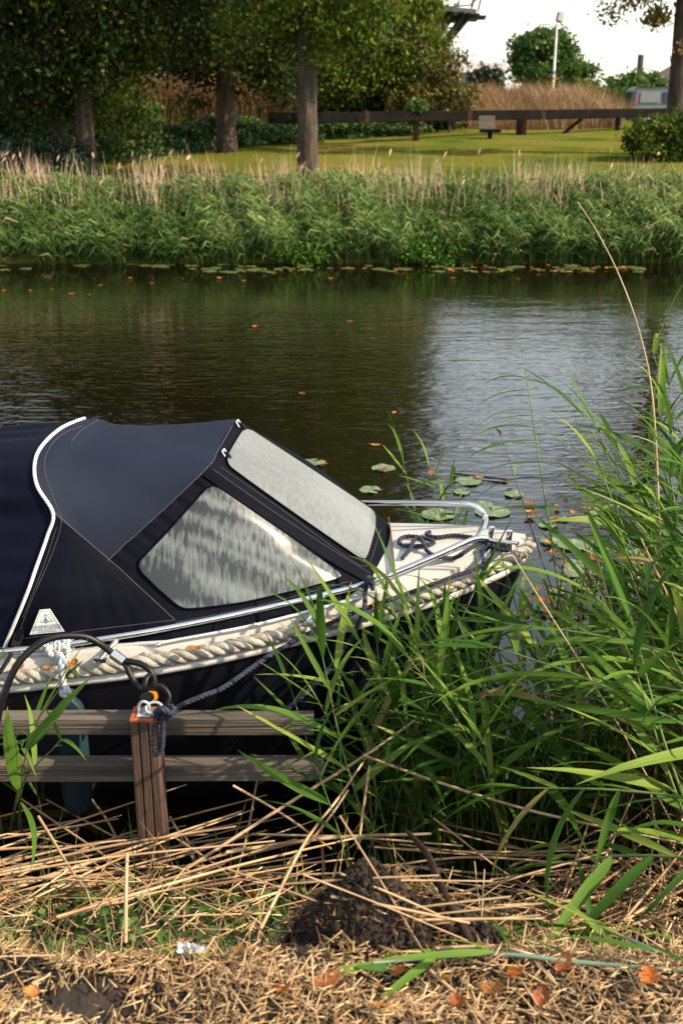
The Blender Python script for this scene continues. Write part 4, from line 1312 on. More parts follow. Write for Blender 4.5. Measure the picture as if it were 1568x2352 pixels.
# sail maker's label sewn on the side panel
c0, c1, c2, c3 = [cast(x, y, .004) for x, y in ((70, 1456), (148.7, 1448.6), (116, 1397), (92.6, 1398.5))]
ux = (c1 - c0).normalized(); nz = ux.cross(c3 - c0).normalized(); uy = nz.cross(ux)
if nz.dot(CAM - c0) < 0: nz = -nz
def lab(x, y, d=0.0): return c0 + ux * x + uy * y + nz * d
wl_ = (c1 - c0).length
def to2(q): return ((q - c0).dot(ux), (q - c0).dot(uy))
t3, t2 = to2(c3), to2(c2)
hl = (t3[1] + t2[1]) / 2
G['label'] = mat('label_white', (.7, .7, .67), 10, 2, .5)
G['ink'] = mat('label_ink', (.07, .16, .2), 10, 2, .6)
G['inkblue'] = mat('label_blue', (.05, .2, .3), 10, 2, .6)
def plate(nm, pts, d, m, parent, th=.0012):
    mb = MB(); k = len(pts)
    mb.add([lab(x, y, d) for x, y in pts] + [lab(x, y, d - th) for x, y in pts], [tuple(range(k))] + [(i, k + i, k + (i + 1) % k, (i + 1) % k) for i in range(k)])
    return mb.build(nm, m, parent)
lb = plate('maker_label', [(0, 0), (wl_, 0), (t2[0], hl), (t3[0], hl)], .004, G['label'], boat)
def lx(f, y):
    a = t3[0] * y / hl; b = wl_ + (t2[0] - wl_) * y / hl
    return a + (b - a) * f
def bar(f0, f1, y, th=.0009): return plate('printed_line', [(lx(f0, y), y), (lx(f1, y), y), (lx(f1, y), y + th), (lx(f0, y), y + th)], .0046, G['ink'], lb, .0003)
for y in (.04, .135, .23, .325): bar(.06, .94, y * hl)
bar(.2, .88, .5 * hl); bar(.3, .75, .47 * hl); bar(.42, .6, .445 * hl); bar(.45, .55, .42 * hl); bar(.12, .88, .93 * hl)
for s in (.06, .94):
    plate('printed_line', [(lx(s, .04 * hl), .04 * hl), (lx(s, .04 * hl) + .0009, .04 * hl), (lx(.12 if s < .5 else .88, .93 * hl) + .0009, .93 * hl), (lx(.12 if s < .5 else .88, .93 * hl), .93 * hl)], .0046, G['ink'], lb, .0003)
plate('printed_emblem', [(lx(.41, .52 * hl), .52 * hl), (lx(.59, .52 * hl), .52 * hl), (lx(.5, .7 * hl), .69 * hl)], .0047, G['inkblue'], lb, .0003)
for a_, b_ in (((.25, .52), (.42, .76)), ((.78, .51), (.6, .78)), ((.42, .8), (.5, .7)), ((.6, .8), (.51, .7)), ((.5, .86), (.505, .69))):
    x0, y0_ = lx(a_[0], a_[1] * hl), a_[1] * hl; x1, y1_ = lx(b_[0], b_[1] * hl), b_[1] * hl
    plate('printed_line', [(x0, y0_), (x0 + .0008, y0_), (x1 + .0008, y1_), (x1, y1_)], .0046, G['ink'], lb, .0003)
for txt, yf, sz in (('ZEILMAKERIJ v.d. KAMP', .25, .074), ('Harderwijk  Tel. 0341 413986', .155, .066), ('info@zeilmakerij.nl', .06, .06)):
    cu = bpy.data.curves.new('printed_text', 'FONT'); cu.body = txt; cu.size = sz * hl * 1.5; cu.align_x = 'CENTER'
    fo = bpy.data.objects.new('printed_text', cu); COL.objects.link(fo)
    me = bpy.data.meshes.new_from_object(fo.evaluated_get(bpy.context.evaluated_depsgraph_get()))
    bpy.data.objects.remove(fo); bpy.data.curves.remove(cu)
    me.materials.clear(); me.materials.append(G['ink'])
    o = bpy.data.objects.new('printed_text', me); COL.objects.link(o)
    o.parent = lb;     M_ = Matrix((ux, uy, nz)).transposed().to_4x4(); M_.translation = lab(lx(.5, yf * hl), yf * hl, .0048)
    o.matrix_basis = M_

# ---- rails
def rail(pts, nm, m=G['steel'], r=.0112, n=60, parent=boat): return MB().tube(catmull(pts, n), r, 12).build(nm, m, parent)
nr_ = [onY(-400, 1520, .04), onY(0, 1497, .045), onY(250, 1465, .045), onY(480, 1424, .05), onY(740, 1367, .055), onY(860, 1334, .06), onY(1000, 1277, .07), onY(1075, 1243, .075)]
e = onz(1100, 1301, zd, .0)
nr_ += [P(1105, 1236, nr_[-1].y + .02), P(1122, 1240, nr_[-1].y + .03), P(1124, 1256, nr_[-1].y + .03), P(1114, 1277, (e.y + nr_[-1].y) / 2 + .015), e]
rail(nr_, 'hand_rail', n=110)
ef = onz(1088, 1243, zd, .02)
fr = [onY(700, 1155, .06, True), onY(820, 1155, .06, True), onY(940, 1155, .06, True), onY(1050, 1157, .065, True)]
yb_ = fr[-1].y
fr += [P(1085, 1161, yb_ - .01), P(1106, 1175, yb_ - .02), P(1115, 1193, yb_ - .03), P(1108, 1218, (yb_ + ef.y) / 2 - .02), ef]
rail(fr, 'hand_rail', n=80)
for bp, tp in (((230, 1516), (270, 1467)), ((703, 1432), (743, 1368))):
    b0 = onz(*bp, zd, .002); t0 = onY(*tp, .05)
    MB().tube([b0, t0], .0085, 10).build('stanchion', G['steel'], boat)
    MB().tube([b0 + Vector((0, 0, -.002)), b0 + Vector((0, 0, .005))], .023, 16).build('stanchion_foot', G['steel'], boat)
    MB().tube([mir(b0), mir(t0)], .0085, 10).build('stanchion', G['steel'], boat)
# bitts at the bow
for px, py, h in ((1126, 1240, .05), (1166, 1252, .055)):
    q = onz(px, py, zd, .02)
    MB().tube([q, q + Vector((.003, 0, h))], .0115, 12).build('bitt', G['steel'], boat)
q = onz(1126, 1240, zd, .05); q2 = onz(1190, 1248, zd, .045)
MB().tube([q, q2], .007, 10).build('bitt_bar', G['steel'], boat)

# ---- ropes on deck
def dpt(px, py, off=.01):
    z = .9
    for _ in range(25):
        q = PZ(px, py, z)
        inside = .17 < q.x < .56 and abs(q.y - YC) < .6 * max(.01, float(np.interp(q.x, xs_, half)) - .03)
        z = topdeck(q.x, q.y) + off + (.018 if inside else .0)
    return q
RR = .0078
t = thing('deck_rope', dpt(980, 1250), 'coiled navy blue rope lying on the white foredeck', 'rope')
MB().rope([dpt(*q) for q in [(1150, 1250), (1117, 1243), (1082, 1234), (1041, 1230), (1005, 1234), (984, 1230), (980, 1224), (989, 1222)]], RR, .045, 5, 9).build('strand', G['navyrope'], t)
MB().rope([dpt(*q, off=.011) for q in [(996, 1247), (976, 1253), (938, 1254), (919, 1250), (919, 1238), (935, 1232), (964, 1234), (989, 1241), (997, 1247)]], RR, .045, 5, 9).build('strand', G['navyrope'], t)
MB().rope([dpt(1130, 1248), dpt(1107, 1246), dpt(1087, 1255), dpt(1066, 1270), dpt(1041, 1282), dpt(1007, 1279), dpt(984, 1268), dpt(975, 1255, .022), dpt(969, 1240, .024), dpt(958, 1235, .022), dpt(949, 1244, .022), dpt(941, 1262, .02), dpt(923, 1283)], RR, .045, 5, 12).build('strand', G['navyrope'], t)
for k in range(4):
    MB().rope([dpt(1118, 1243 + 4 * k, .012), dpt(1140, 1248 + 4 * k, .014), dpt(1160, 1252 + 4 * k, .012), dpt(1174, 1253 + 3 * k, .012)], RR * 1.05, .045, 5, 9).build('strand', G['navyrope'], t)
t = thing('mooring_rope', P(385, 1640, 2.97), 'navy mooring line knotted to the post ring and led along the boat to its bow', 'rope')
pth = [P(384, 1641, 2.95), P(420, 1618, 2.99), P(470, 1597, 3.02), P(517, 1577, 3.07), P(616, 1508, 3.19), P(714, 1453, Yg(-.1) - .05)] + [dpt(x, y, .012) for x, y in ((790, 1417), (836, 1399), (940, 1362), (1000, 1340), (1041, 1325), (1082, 1311), (1102, 1304), (1110, 1290), (1108, 1265))]
MB().rope(pth, RR, .045, 6, 10).build('line', G['navyrope'], t)
MB().rope([P(392, 1630, 2.945), P(372, 1634, 2.925), P(358, 1650, 2.915), P(353, 1690, 2.915), P(355, 1722, 2.915), P(363, 1730, 2.913), P(371, 1718, 2.912), P(373, 1680, 2.91), P(374, 1648, 2.905), P(384, 1632, 2.91)], RR * 1.12, .05, 6, 10).build('hanging_loop', G['navyrope'], t)
MB().rope([P(356, 1640, 2.91), P(366, 1628, 2.90), P(380, 1630, 2.89), P(388, 1642, 2.9), P(380, 1652, 2.92), P(366, 1650, 2.93), P(360, 1638, 2.92), P(372, 1630, 2.88), P(392, 1640, 2.89), P(400, 1632, 2.92), P(392, 1622, 2.94), P(380, 1630, 2.95)], RR * 1.1, .045, 6, 10).build('knot', G['navyrope'], t)
t = thing('stern_rope', dpt(840, 1345), 'navy rope hitched on the near hand rail and hanging down the dark hull', 'rope')
rq = onY(845, 1339, .03)
MB().rope([rq + Vector((.02, .02, -.01)), rq + Vector((0, -.02, .012)), onY(838, 1362, .02), dpt(836, 1398, .02), P(813, 1453, Yg(.05) - .07), P(790, 1490, Yg(0) - .05), P(753, 1540, 3.2), P(697, 1597, 3.1), P(655, 1630, 3.06), P(600, 1650, 3.05)], RR, .045, 6, 10).build('line', G['navyrope'], t)
MB().rope([rq + Vector((-.018, 0, -.014)), rq + Vector((-.01, -.02, .004)), rq + Vector((0, 0, .02)), rq + Vector((.014, .018, 0)), rq + Vector((.016, -.005, -.02)), rq + Vector((.01, -.022, .002)), rq + Vector((.02, 0, .019))], RR, .045, 6, 10).build('hitch', G['navyrope'], t)

# ---- blue fender on its white rope
G['whiterope'] = mat('white_rope', [(.35, (.4, .41, .42)), (.58, (.48, .47, .45)), (.62, (.08, .18, .3)), (.75, (.1, .2, .32))], 38, 1, .85, .5, 120, stretch=(1, 1, .6), bdist=.004)
G['fenderblue'] = mat('fender_blue', [(.3, (.011, .025, .036)), (.7, (.022, .043, .057))], 6, 4, .4, spec=.25)
fy = Yg(-.85) - .075
fq = P(158, 1600, fy)
t = thing('fender', fq, 'dusty blue boat fender hanging by a white rope between hull and wooden rails', 'fender')
prof = [(.012, .03), (.02, .028), (.022, .0), (.034, -.012), (.043, -.03), (.047, -.06), (.048, -.2), (.047, -.36), (.04, -.4), (.02, -.42), (.001, -.425)]
mb = MB(); Gd = [[(fq.x + r * math.cos(a), fq.y + r * math.sin(a), fq.z + z - .01) for a in np.linspace(0, 2 * math.pi, 20, endpoint=False)] for r, z in prof]
mb.grid(Gd, True, True, closed=True); mb.build('fender_body', G['fenderblue'], t)
rr0 = onY(132, 1480, .045)
wr_ = .0095
MB().rope([rr0 + Vector((.01, -.03, -.02)), P(142, 1520, fy + .02), P(143, 1560, fy + .01), P(147, 1588, fy), fq + Vector((0, -.02, .01))], .0125, .06, 6, 10).build('fender_rope', G['whiterope'], t)
MB().rope([P(140, 1585, fy - .015), P(152, 1580, fy - .03), P(158, 1592, fy - .03), P(148, 1598, fy - .028), P(140, 1590, fy - .02), P(150, 1586, fy - .036)], .009, .05, 6, 10).build('rope_knot', G['whiterope'], t)
tv = (onY(165, 1477, .045) - onY(100, 1486, .045)).normalized()
c_ = onY(134, 1481, .045)
hp = []
for i in range(56):
    a = i / 8 * 2 * math.pi
    hp.append(c_ + tv * (-.045 + .088 * i / 55) + Vector((0, -math.cos(a), math.sin(a))) * (.0205 + .002 * math.sin(i)) + Vector((0, 0, -.012 * math.sin(math.pi * i / 55) * (1 if math.sin(a) < 0 else .2))))
MB().rope(hp, .0085, .045, 5, 8).build('rope_hitch', G['whiterope'], t)
MB().rope([c_ + tv * -.03 + Vector((0, -.028, .02)), c_ + tv * -.02 + Vector((0, -.034, -.01)), c_ + tv * .0 + Vector((0, -.036, -.035)), c_ + tv * .012 + Vector((0, -.034, -.05))], .0105, .05, 5, 8).build('rope_hitch', G['whiterope'], t)
MB().rope([c_ + tv * .035 + Vector((0, -.028, .0)), c_ + tv * .03 + Vector((0, -.03, -.03)), c_ + tv * .015 + Vector((0, -.03, -.05)), c_ + tv * .005 + Vector((0, -.03, -.035))], .0105, .05, 5, 8).build('rope_hitch', G['whiterope'], t)

# ---- black cable lock and shackle
t = thing('cable_lock', P(130, 1464, 3.08), 'thick black cable arching over the rail, with steel ferrule and end loop', 'cable lock')
MB().tube(catmull([P(-40, 1790, 2.92), P(-14, 1690, 2.93), P(5, 1610, 2.95), P(38, 1530, 2.98), P(85, 1482, 3.02), P(130, 1463, 3.05), P(190, 1462, 3.08), P(228, 1478, 3.09), P(262, 1504, 3.08)], 60), .0108, 10).build('cable', G['rubber'], t)
f0, f1 = P(258, 1501, 3.08), P(284, 1520, 3.07)
MB().tube([f0, f1], .0165, 14).build('ferrule', G['steel'], t)
MB().tube(catmull([f1 + Vector((-.004, 0, .004)), P(300, 1520, 3.065), P(326, 1527, 3.06), P(346, 1543, 3.05), P(355, 1566, 3.04), P(350, 1582, 3.03), P(333, 1586, 3.03), P(315, 1575, 3.04), P(300, 1552, 3.055), P(290, 1530, 3.066), f1 + Vector((-.006, 0, 0))], 50), .0095, 10).build('end_loop', G['rubber'], t)
t = thing('shackle', P(340, 1600, 3.0), 'black shackle with an orange collar hanging from the cable loop above the post', 'shackle')
MB().tube(catmull([P(336, 1603, 2.99), P(333, 1584, 2.99), P(334, 1566, 3.0), P(341, 1553, 3.02), P(350, 1556, 3.05), P(355, 1575, 3.06), P(356, 1596, 3.06)], 26), .0085, 10).build('shackle_bow', G['rubber'], t)
p0, p1 = P(336, 1603, 2.975), P(357, 1598, 3.06)
MB().tube([p0 + (p0 - p1).normalized() * .012, p0 + (p1 - p0) * .15], .0172, 16).build('pin_head', G['rubber'], t)
MB().tube([p0 + (p1 - p0) * .15, p0 + (p1 - p0) * .4], .0135, 14).build('pin', G['rubber'], t)
MB().tube([p0 + (p1 - p0) * .4, p0 + (p1 - p0) * .72], .0175, 16).build('collar', mat('orange_collar', (.9, .25, .01), 6, 2, .4), t)
MB().tube(catmull([P(352, 1574, 3.03), P(372, 1577, 3.03), P(387, 1594, 3.02), P(388, 1610, 3.01), P(376, 1622, 3.0), P(352, 1608, 3.02), P(346, 1590, 3.03), P(352, 1574, 3.03)], 30), .0075, 10).build('ring', G['rubber'], t)

# ---- wooden mooring rail
G['plank'] = mat('weathered_plank', [(.25, (.035, .028, .021)), (.5, (.1, .082, .064)), (.75, (.19, .165, .135))], 5, 7, .85, .8, 30, stretch=(.25, 3, 3), bdist=.004)
G['post'] = mat('post_wood', [(.25, (.026, .015, .011)), (.5, (.075, .043, .03)), (.78, (.14, .09, .062))], 8, 7, .8, .8, 40, stretch=(3, 3, .3), bdist=.004)
G['posttop'] = mat('post_top', [(.3, (.22, .05, .02)), (.7, (.42, .1, .035))], 30, 5, .8, .8, 90, bdist=.004)
YF = 2.95
zt = P(330, 1655, YF - .04).z
t = thing('mooring_rail', P(330, 1900, YF), 'weathered wooden mooring rail of two grooved planks on a dark square post', 'mooring rail')
def extr(profile, x0, x1, nm, m, parent, jig=.0):
    k = len(profile); mb = MB()
    xs = np.linspace(x0, x1, 14)
    V = [(x, y + .0012 * math.sin(x * 7 + i), z + .0014 * math.sin(x * 5 + z * 90)) for x in xs for i, (y, z) in enumerate(profile)]
    F = [(a * k + i, a * k + (i + 1) % k, (a + 1) * k + (i + 1) % k, (a + 1) * k + i) for a in range(13) for i in range(k)]
    mb.add(V, F); mb.add(V[:k], [tuple(range(k))[::-1]]); mb.add(V[-k:], [tuple(range(k))])
    return mb.build(nm, m, parent)
def plank_profile(yf, yb, z1, z0, g0, g1):
    p = [(yb, z0), (yb, z1)]
    p += [(yf + .004, z1), (yf, z1 - .004)]
    zz = np.linspace(z1 - g0 * (z1 - z0), z1 - g1 * (z1 - z0), 11)
    for i, z in enumerate(zz): p.append((yf + (.0045 if i % 2 else 0), z))
    return p + [(yf, z0 + .003), (yf + .003, z0)]
yp = YF + .045
z1, z0 = P(600, 1651, yp).z, P(600, 1690, yp).z
extr(plank_profile(yp, yp + .05, z1, z0, .3, .68), -2.3, P(720, 1665, yp).x, 'plank', G['plank'], t)
z1, z0 = P(600, 1756, yp).z, P(600, 1797, yp).z
extr(plank_profile(yp, yp + .05, z1, z0, .3, .68), -2.3, P(743, 1775, yp).x, 'plank', G['plank'], t)
xc = P(329, 1655, YF - .04).x
hw = .041
fp = [(-hw, hw), (-hw, -hw + .004), (-hw + .004, -hw)]
for gx in (-.015, .013): fp += [(gx - .0035, -hw), (gx, -hw + .009), (gx + .0035, -hw)]
fp += [(hw - .004, -hw), (hw, -hw + .004), (hw, hw)]
mb = MB(); k = len(fp); zs = np.linspace(-.35, zt - .006, 12)
V = [(xc + x * (1 + .02 * math.sin(z * 9 + x * 40)), YF + y, z) for z in zs for x, y in fp]
mb.add(V, [(a * k + i, a * k + (i + 1) % k, (a + 1) * k + (i + 1) % k, (a + 1) * k + i) for a in range(11) for i in range(k)])
mb.add(V[-k:], [tuple(range(k))])
po = mb.build('post', G['post'], t)
MB().box((xc, YF, zt - .003), (2 * hw + .002, 2 * hw + .002, .012), None, .003).build('post_top', G['posttop'], po)
G['zinc'] = mat('zinc', (.42, .46, .48), 40, 4, .5, metal=.55)
t2_ = thing('mooring_eye', Vector((xc, YF, zt)), 'galvanised eye plate with a steel ring screwed on top of the post', 'mooring eye')
pc = Vector((xc, YF - .005, zt + .004 + .002))
MB().box(pc, (.045, .05, .004), None, .0012).build('plate', G['zinc'], t2_)
for sx_ in (-.016, .016):
    MB().ball(pc + Vector((sx_, -.017, .002)), .004, 8, (1, 1, .6)).build('screw', G['zinc'], t2_)
MB().tube(catmull([pc + Vector((-.018, 0, 0)), pc + Vector((-.018, 0, .022)), pc + Vector((-.006, 0, .036)), pc + Vector((.008, 0, .032)), pc + Vector((.013, 0, .016)), pc + Vector((.013, 0, 0))], 20), .0048, 8).build('staple', G['zinc'], t2_)
rc = pc + Vector((.028, -.006, .018))
MB().tube([rc + Vector((.024 * math.cos(a), .014 * math.sin(a), .012 * math.sin(a) )) for a in np.linspace(0, 2 * math.pi, 25)], .0046, 8).build('ring', G['zinc'], t2_)

# ---- small orange leaves on the side deck
for px, py, s, lbl in ((40, 1533, .05, 'orange leaf on the white side deck at the far left'), (108, 1538, .035, 'small red leaf beside the white fender rope on the deck edge'), (168, 1527, .05, 'curled orange leaf on the side deck right of the fender rope'), (445, 1490, .05, 'small orange leaf on the side deck below the middle snap'), (868, 1400, .05, 'orange leaf on the deck edge among the reeds'), (1000, 1333, .03, 'tiny orange leaf on the foredeck near the rope')):
    put_leaf(dpt(px, py, .008), s, lbl)
# ------------------------------------------------------------------ reeds of the near bank, plant by plant
G['reed_leaf'] = leafmat('reed_leaf', [(0, (.028, .08, .011)), (.4, (.062, .145, .018)), (.75, (.125, .225, .032)), (1, (.21, .28, .05))], 'random', .35, .55, .12, along=(.3, .24, .1))
G['reed_leaf_old'] = leafmat('reed_leaf_old', [(0, (.16, .15, .03)), (.5, (.26, .19, .05)), (1, (.34, .2, .08))], 'random', .25, .5, .3, along=(.36, .2, .1))
G['reed_stem'] = mat('reed_stem', [(.3, (.07, .13, .035)), (.6, (.14, .2, .06)), (.8, (.24, .24, .1))], 9, 3, .45)
G['straw'] = mat('straw', [(.25, (.24, .13, .06)), (.5, (.44, .29, .15)), (.75, (.58, .43, .28))], 7, 5, .6, .4, 60, bdist=.002)
G['straw_old'] = mat('straw_old', [(.25, (.16, .085, .045)), (.5, (.33, .2, .11)), (.75, (.46, .32, .2))], 8, 5, .75, .4, 60, bdist=.002)


def leaf_shape(droop, twist, width, seed):
    """unit reed leaf along +X, drooping towards -Z"""
    rg = np.random.default_rng(seed)
    Gd = []
    n = 9
    for i in range(n):
        u = i / (n - 1)
        ang = droop * u ** 1.5
        x = u if droop == 0 else 0
        Gd.append(u)
    pts = [np.zeros(3)]
    for i in range(1, n):
        u = (i - .5) / (n - 1)
        a = -droop * u ** 1.6
        pts.append(pts[-1] + np.array([math.cos(a), rg.normal(0, .02), math.sin(a)]) / (n - 1))
    rows = []
    for i, p in enumerate(pts):
        u = i / (n - 1)
        w = width * (.35 + 2.2 * u if u < .25 else 1.0 - ((u - .25) / .75) ** 1.7 * .985) * .5
        if u < .25: w = width * .5 * (.38 + .62 * math.sin(u / .25 * math.pi / 2))
        a = twist * u + .1 * math.sin(u * 6 + seed)
        sx, sz = math.cos(a), math.sin(a)
        f = w * .28
        rows.append([p + np.array([0, -w * sx, -w * sz + f]), p, p + np.array([0, w * sx, w * sz + f])])
    return MB().grid(rows).mesh('reed_leaf')


LS = []
for k in range(14):
    rg = np.random.default_rng(300 + k)
    me = leaf_shape(rg.uniform(.15, 1.5) if k % 3 else rg.uniform(0, .35), rg.uniform(-.7, .7), rg.uniform(.046, .082), 300 + k)
    me.materials.append(G['reed_leaf'])
    LS.append(me)
LSO = []
for k in range(5):
    rg = np.random.default_rng(330 + k)
    me = leaf_shape(rg.uniform(.4, 2.0), rg.uniform(-1.2, 1.2), rg.uniform(.05, .075), 330 + k)
    me.materials.append(G['reed_leaf_old'])
    LSO.append(me)


def add_leaf(t, q, d, L, rg, old=False, nm='leaf', wid=1.0, k=None, roll=None):
    d = Vector(d).normalized()
    side = Vector((0, 0, 1)).cross(d)
    if side.length < .05: side = Vector((1, 0, 0))
    side.normalize()
    up = d.cross(side)
    M_ = Matrix((d, side, up)).transposed()
    M_ = M_ @ Matrix.Rotation(rg.normal(0, .45) if roll is None else roll, 3, 'X')
    lib = LSO if old else LS
    me = lib[int(rg.integers(0, len(lib))) if k is None else k]
    o = link(nm, me, None, t)
    M4 = (M_ @ Matrix.Diagonal((L, L * wid, L))).to_4x4()
    M4.translation = q
    o.matrix_basis = M4
    return o


def reed(base, top, rg, label, group, nleaf=9, ll=.4, bend=.12, side=None, r=.0042, lo=.3, old=.04, top_tuft=True):
    base, top = Vector(base), Vector(top)
    L = (top - base).length
    mid = base.lerp(top, .5) + Vector((rg.normal(0, .3) * bend, rg.normal(0, .3) * bend, bend * .6)) * L
    pts = catmull([base, mid, top], 12)
    t = thing('reed', base, label, 'reed', group)
    MB().tube(pts, [r, r * .9, r * .35], 6).build('stem', G['reed_stem'], t)
    az = rg.uniform(0, 6.28)
    for k in range(nleaf):
        u = lo + (1 - lo) * (k + rg.uniform(0, .6)) / nleaf
        i = min(10.99, u * 11)
        a = pts[int(i)]; b = pts[int(i) + 1]
        q = Vector(a + (b - a) * (i - int(i)))
        tan = Vector(b - a).normalized()
        az += math.pi + rg.normal(0, .5)
        out = Vector((math.cos(az), math.sin(az) * .8, 0))
        if side is not None: out = out * .55 + Vector(side) * rg.uniform(.4, 1.1)
        d = tan * rg.uniform(.45, 1.0) + out.normalized() * rg.uniform(.55, 1.1)
        add_leaf(t, q, d, ll * rg.uniform(.6, 1.25) * (1.0 if u < .8 else .75), rg, rg.uniform() < old, wid=rg.uniform(.8, 1.25))
    if top_tuft:
        for _ in range(2):
            add_leaf(t, Vector(pts[-1]), Vector(pts[-1] - pts[-2]).normalized() + Vector((rg.normal(0, .25), rg.normal(0, .25), 0)), ll * rg.uniform(.6, .95), rg)
    return t


def wl_z(x, y):
    return max(-.15, min(float(near_z(x, y)), .6))


# right hand stand, along the bank
rg = np.random.default_rng(41)
LAB = {'R': ('green reed in the dense stand along the right edge', 'reeds of the dense stand at the right'),
       'M': ('green reed growing in the shallow water between boat and bank', 'reeds between the boat and the bank'),
       'L': ('green reed at the left edge in front of the wooden rails', 'reeds in front of the wooden rails at the left'),
       'F': ('thin reed growing in the water beyond the foredeck', 'reeds beyond the foredeck')}


def zone(key, n, xr, yr, hr, lean, rg, where=None, **kw):
    for _ in range(n):
        x, y = rg.uniform(*xr), rg.uniform(*yr)
        H = rg.uniform(*hr)
        b = Vector((x, y, wl_z(x, y)))
        tp = b + Vector((rg.normal(lean[0], lean[2]) * H, rg.normal(lean[1], lean[2]) * H, H))
        v_ = tp - CAM
        qx, qy = 784 + FPX * v_.x / v_.dot(FWD), 1176 - FPX * v_.dot(UPV) / v_.dot(FWD)
        if 1060 < qx < 1290 and 1120 < qy < 1350: continue      # the bow stays clear of reeds
        kw2 = dict(kw)
        reed(b, tp, rg, where or LAB[key][0], LAB[key][1], **kw2)


zone('R', 34, (1.15, 1.75), (2.9, 3.8), (.75, 1.25), (-.25, .05, .16), rg, where='green reed with long leaves in the middle rows of the stand along the right edge', nleaf=10, ll=.42, side=(-.6, -.2, 0), lo=.3)
zone('R', 24, (1.35, 2.2), (3.8, 5.0), (.95, 1.45), (-.14, 0, .14), rg, where='tall green reed in the back rows of the right hand stand, over the water', nleaf=10, ll=.42, side=(-.5, -.2, 0), lo=.35)
zone('R', 10, (1.1, 1.45), (3.3, 4.2), (.6, 1.0), (-.15, 0, .15), rg, where='short green reed on the left side of the right hand stand, near the bow', nleaf=9, ll=.36, side=(-.4, -.2, 0))
zone('R', 14, (.95, 1.5), (2.5, 2.95), (.55, .95), (-.35, .1, .2), rg, where='green reed leaning left in the front row of the right hand stand above the straw', nleaf=8, ll=.42, side=(-.7, -.1, 0))
zone('R', 26, (1.5, 2.3), (3.5, 4.7), (1.15, 1.6), (-.2, 0, .14), rg, where='tallest kind of green reed, at the very right edge over the water', nleaf=11, ll=.44, side=(-.6, -.2, 0), lo=.3)
# between the boat and the bank
zone('M', 30, (.12, .75), (2.95, 3.3), (.5, .95), (-.12, .05, .2), rg, where="slender green reed in the water below the boat's rope fender", nleaf=9, ll=.36, lo=.3)
zone('M', 10, (.5, .85), (2.9, 3.3), (.55, .85), (-.3, .0, .16), rg, where='green reed leaning left below the pointed bow', nleaf=8, ll=.38, lo=.3)
zone('M', 5, (.75, 1.1), (3.0, 3.5), (.4, .62), (-.1, .0, .18), rg, where='short green reed right of the bow in open water', nleaf=7, ll=.32, lo=.3)
zone('M', 5, (-.3, .15), (2.75, 3.0), (.45, .75), (-.1, .05, .15), rg, where='thin green reed standing behind the wooden planks in front of the hull', nleaf=5, ll=.26, lo=.4, r=.003)
# beyond the foredeck
for bx, by, tx, ty in ((1090, 1300, 985, 1075), (1010, 1250, 925, 1060), (1140, 1290, 1000, 1095), (1060, 1270, 1035, 1120), (960, 1260, 1000, 1170)):
    b = P(bx, by, 4.75); b.z = -.1
    reed(b, P(tx, ty, 4.75), rg, *LAB['F'], nleaf=6, ll=.26, r=.003, lo=.45)
# left
for bx, by, tx, ty, Y in ((40, 1990, 150, 1560, 2.62), (20, 2010, -10, 1540, 2.6), (60, 1985, 140, 1700, 2.65), (-20, 1900, 60, 1700, 2.6), (105, 1960, 50, 1720, 2.7)):
    b = nhit(bx, by)
    reed(b, P(tx, ty, Y), rg, *LAB['L'], nleaf=4, ll=.24, lo=.45, side=(-.3, 0, .4), bend=.1)
# some plants that stand out
t = reed(PZ(1325, 1660, 0), P(1205, 845, 4.2), rg, 'tall thin reed with all its leaves blown left, clear against the bright water', None, nleaf=0, r=.0046, bend=.03, top_tuft=False)
for px, py, L in ((1213, 868, .2), (1218, 895, .24), (1222, 910, .2), (1228, 940, .27), (1232, 955, .26), (1240, 985, .34), (1248, 1012, .34), (1258, 1062, .36), (1266, 1100, .36), (1282, 1170, .3)):
    add_leaf(t, P(px, py, 4.2), Vector((-1, rg.normal(-.1, .15), rg.uniform(-.02, .22))), L, rg, k=[1, 2, 4, 5][int(rg.integers(0, 4))])
add_leaf(t, P(1205, 845, 4.2), Vector((-.25, 0, 1)), .16, rg, k=0)
t = reed(PZ(1290, 1420, 0), P(1150, 1000, 4.4), rg, 'slender reed with few small curled leaves between the bow and the tall thin reed', None, nleaf=4, ll=.16, r=.003, bend=.03, lo=.5)
b_ = nhit(10, 1990); k0 = P(62, 1722, 2.5)
t = reed(b_, k0, rg, 'broad pale leafed reed at the left edge in front of the fender', None, nleaf=0, r=.005, bend=.05, top_tuft=False)
for (px, py, Y_, w_), k_ in zip(((187, 1560, 2.46, 1.5), (160, 1592, 2.5, 1.35), (150, 1630, 2.44, 1.3)), (0, 3, 6)):
    v_ = P(px, py, Y_) - k0
    add_leaf(t, k0, v_, v_.length * 1.05, rg, wid=w_ * 1.1, k=k_, roll=1.15 - .25 * k_ / 3)
k1 = k0 + (b_ - k0) * .25
v_ = P(10, 1610, 2.5) - k1
add_leaf(t, k1, v_, v_.length, rg, wid=1.3, k=9, roll=.9)
add_leaf(t, k1 + Vector((0, 0, -.05)), P(130, 1930, 2.5) - k1, .26, rg, wid=1.6, k=4)
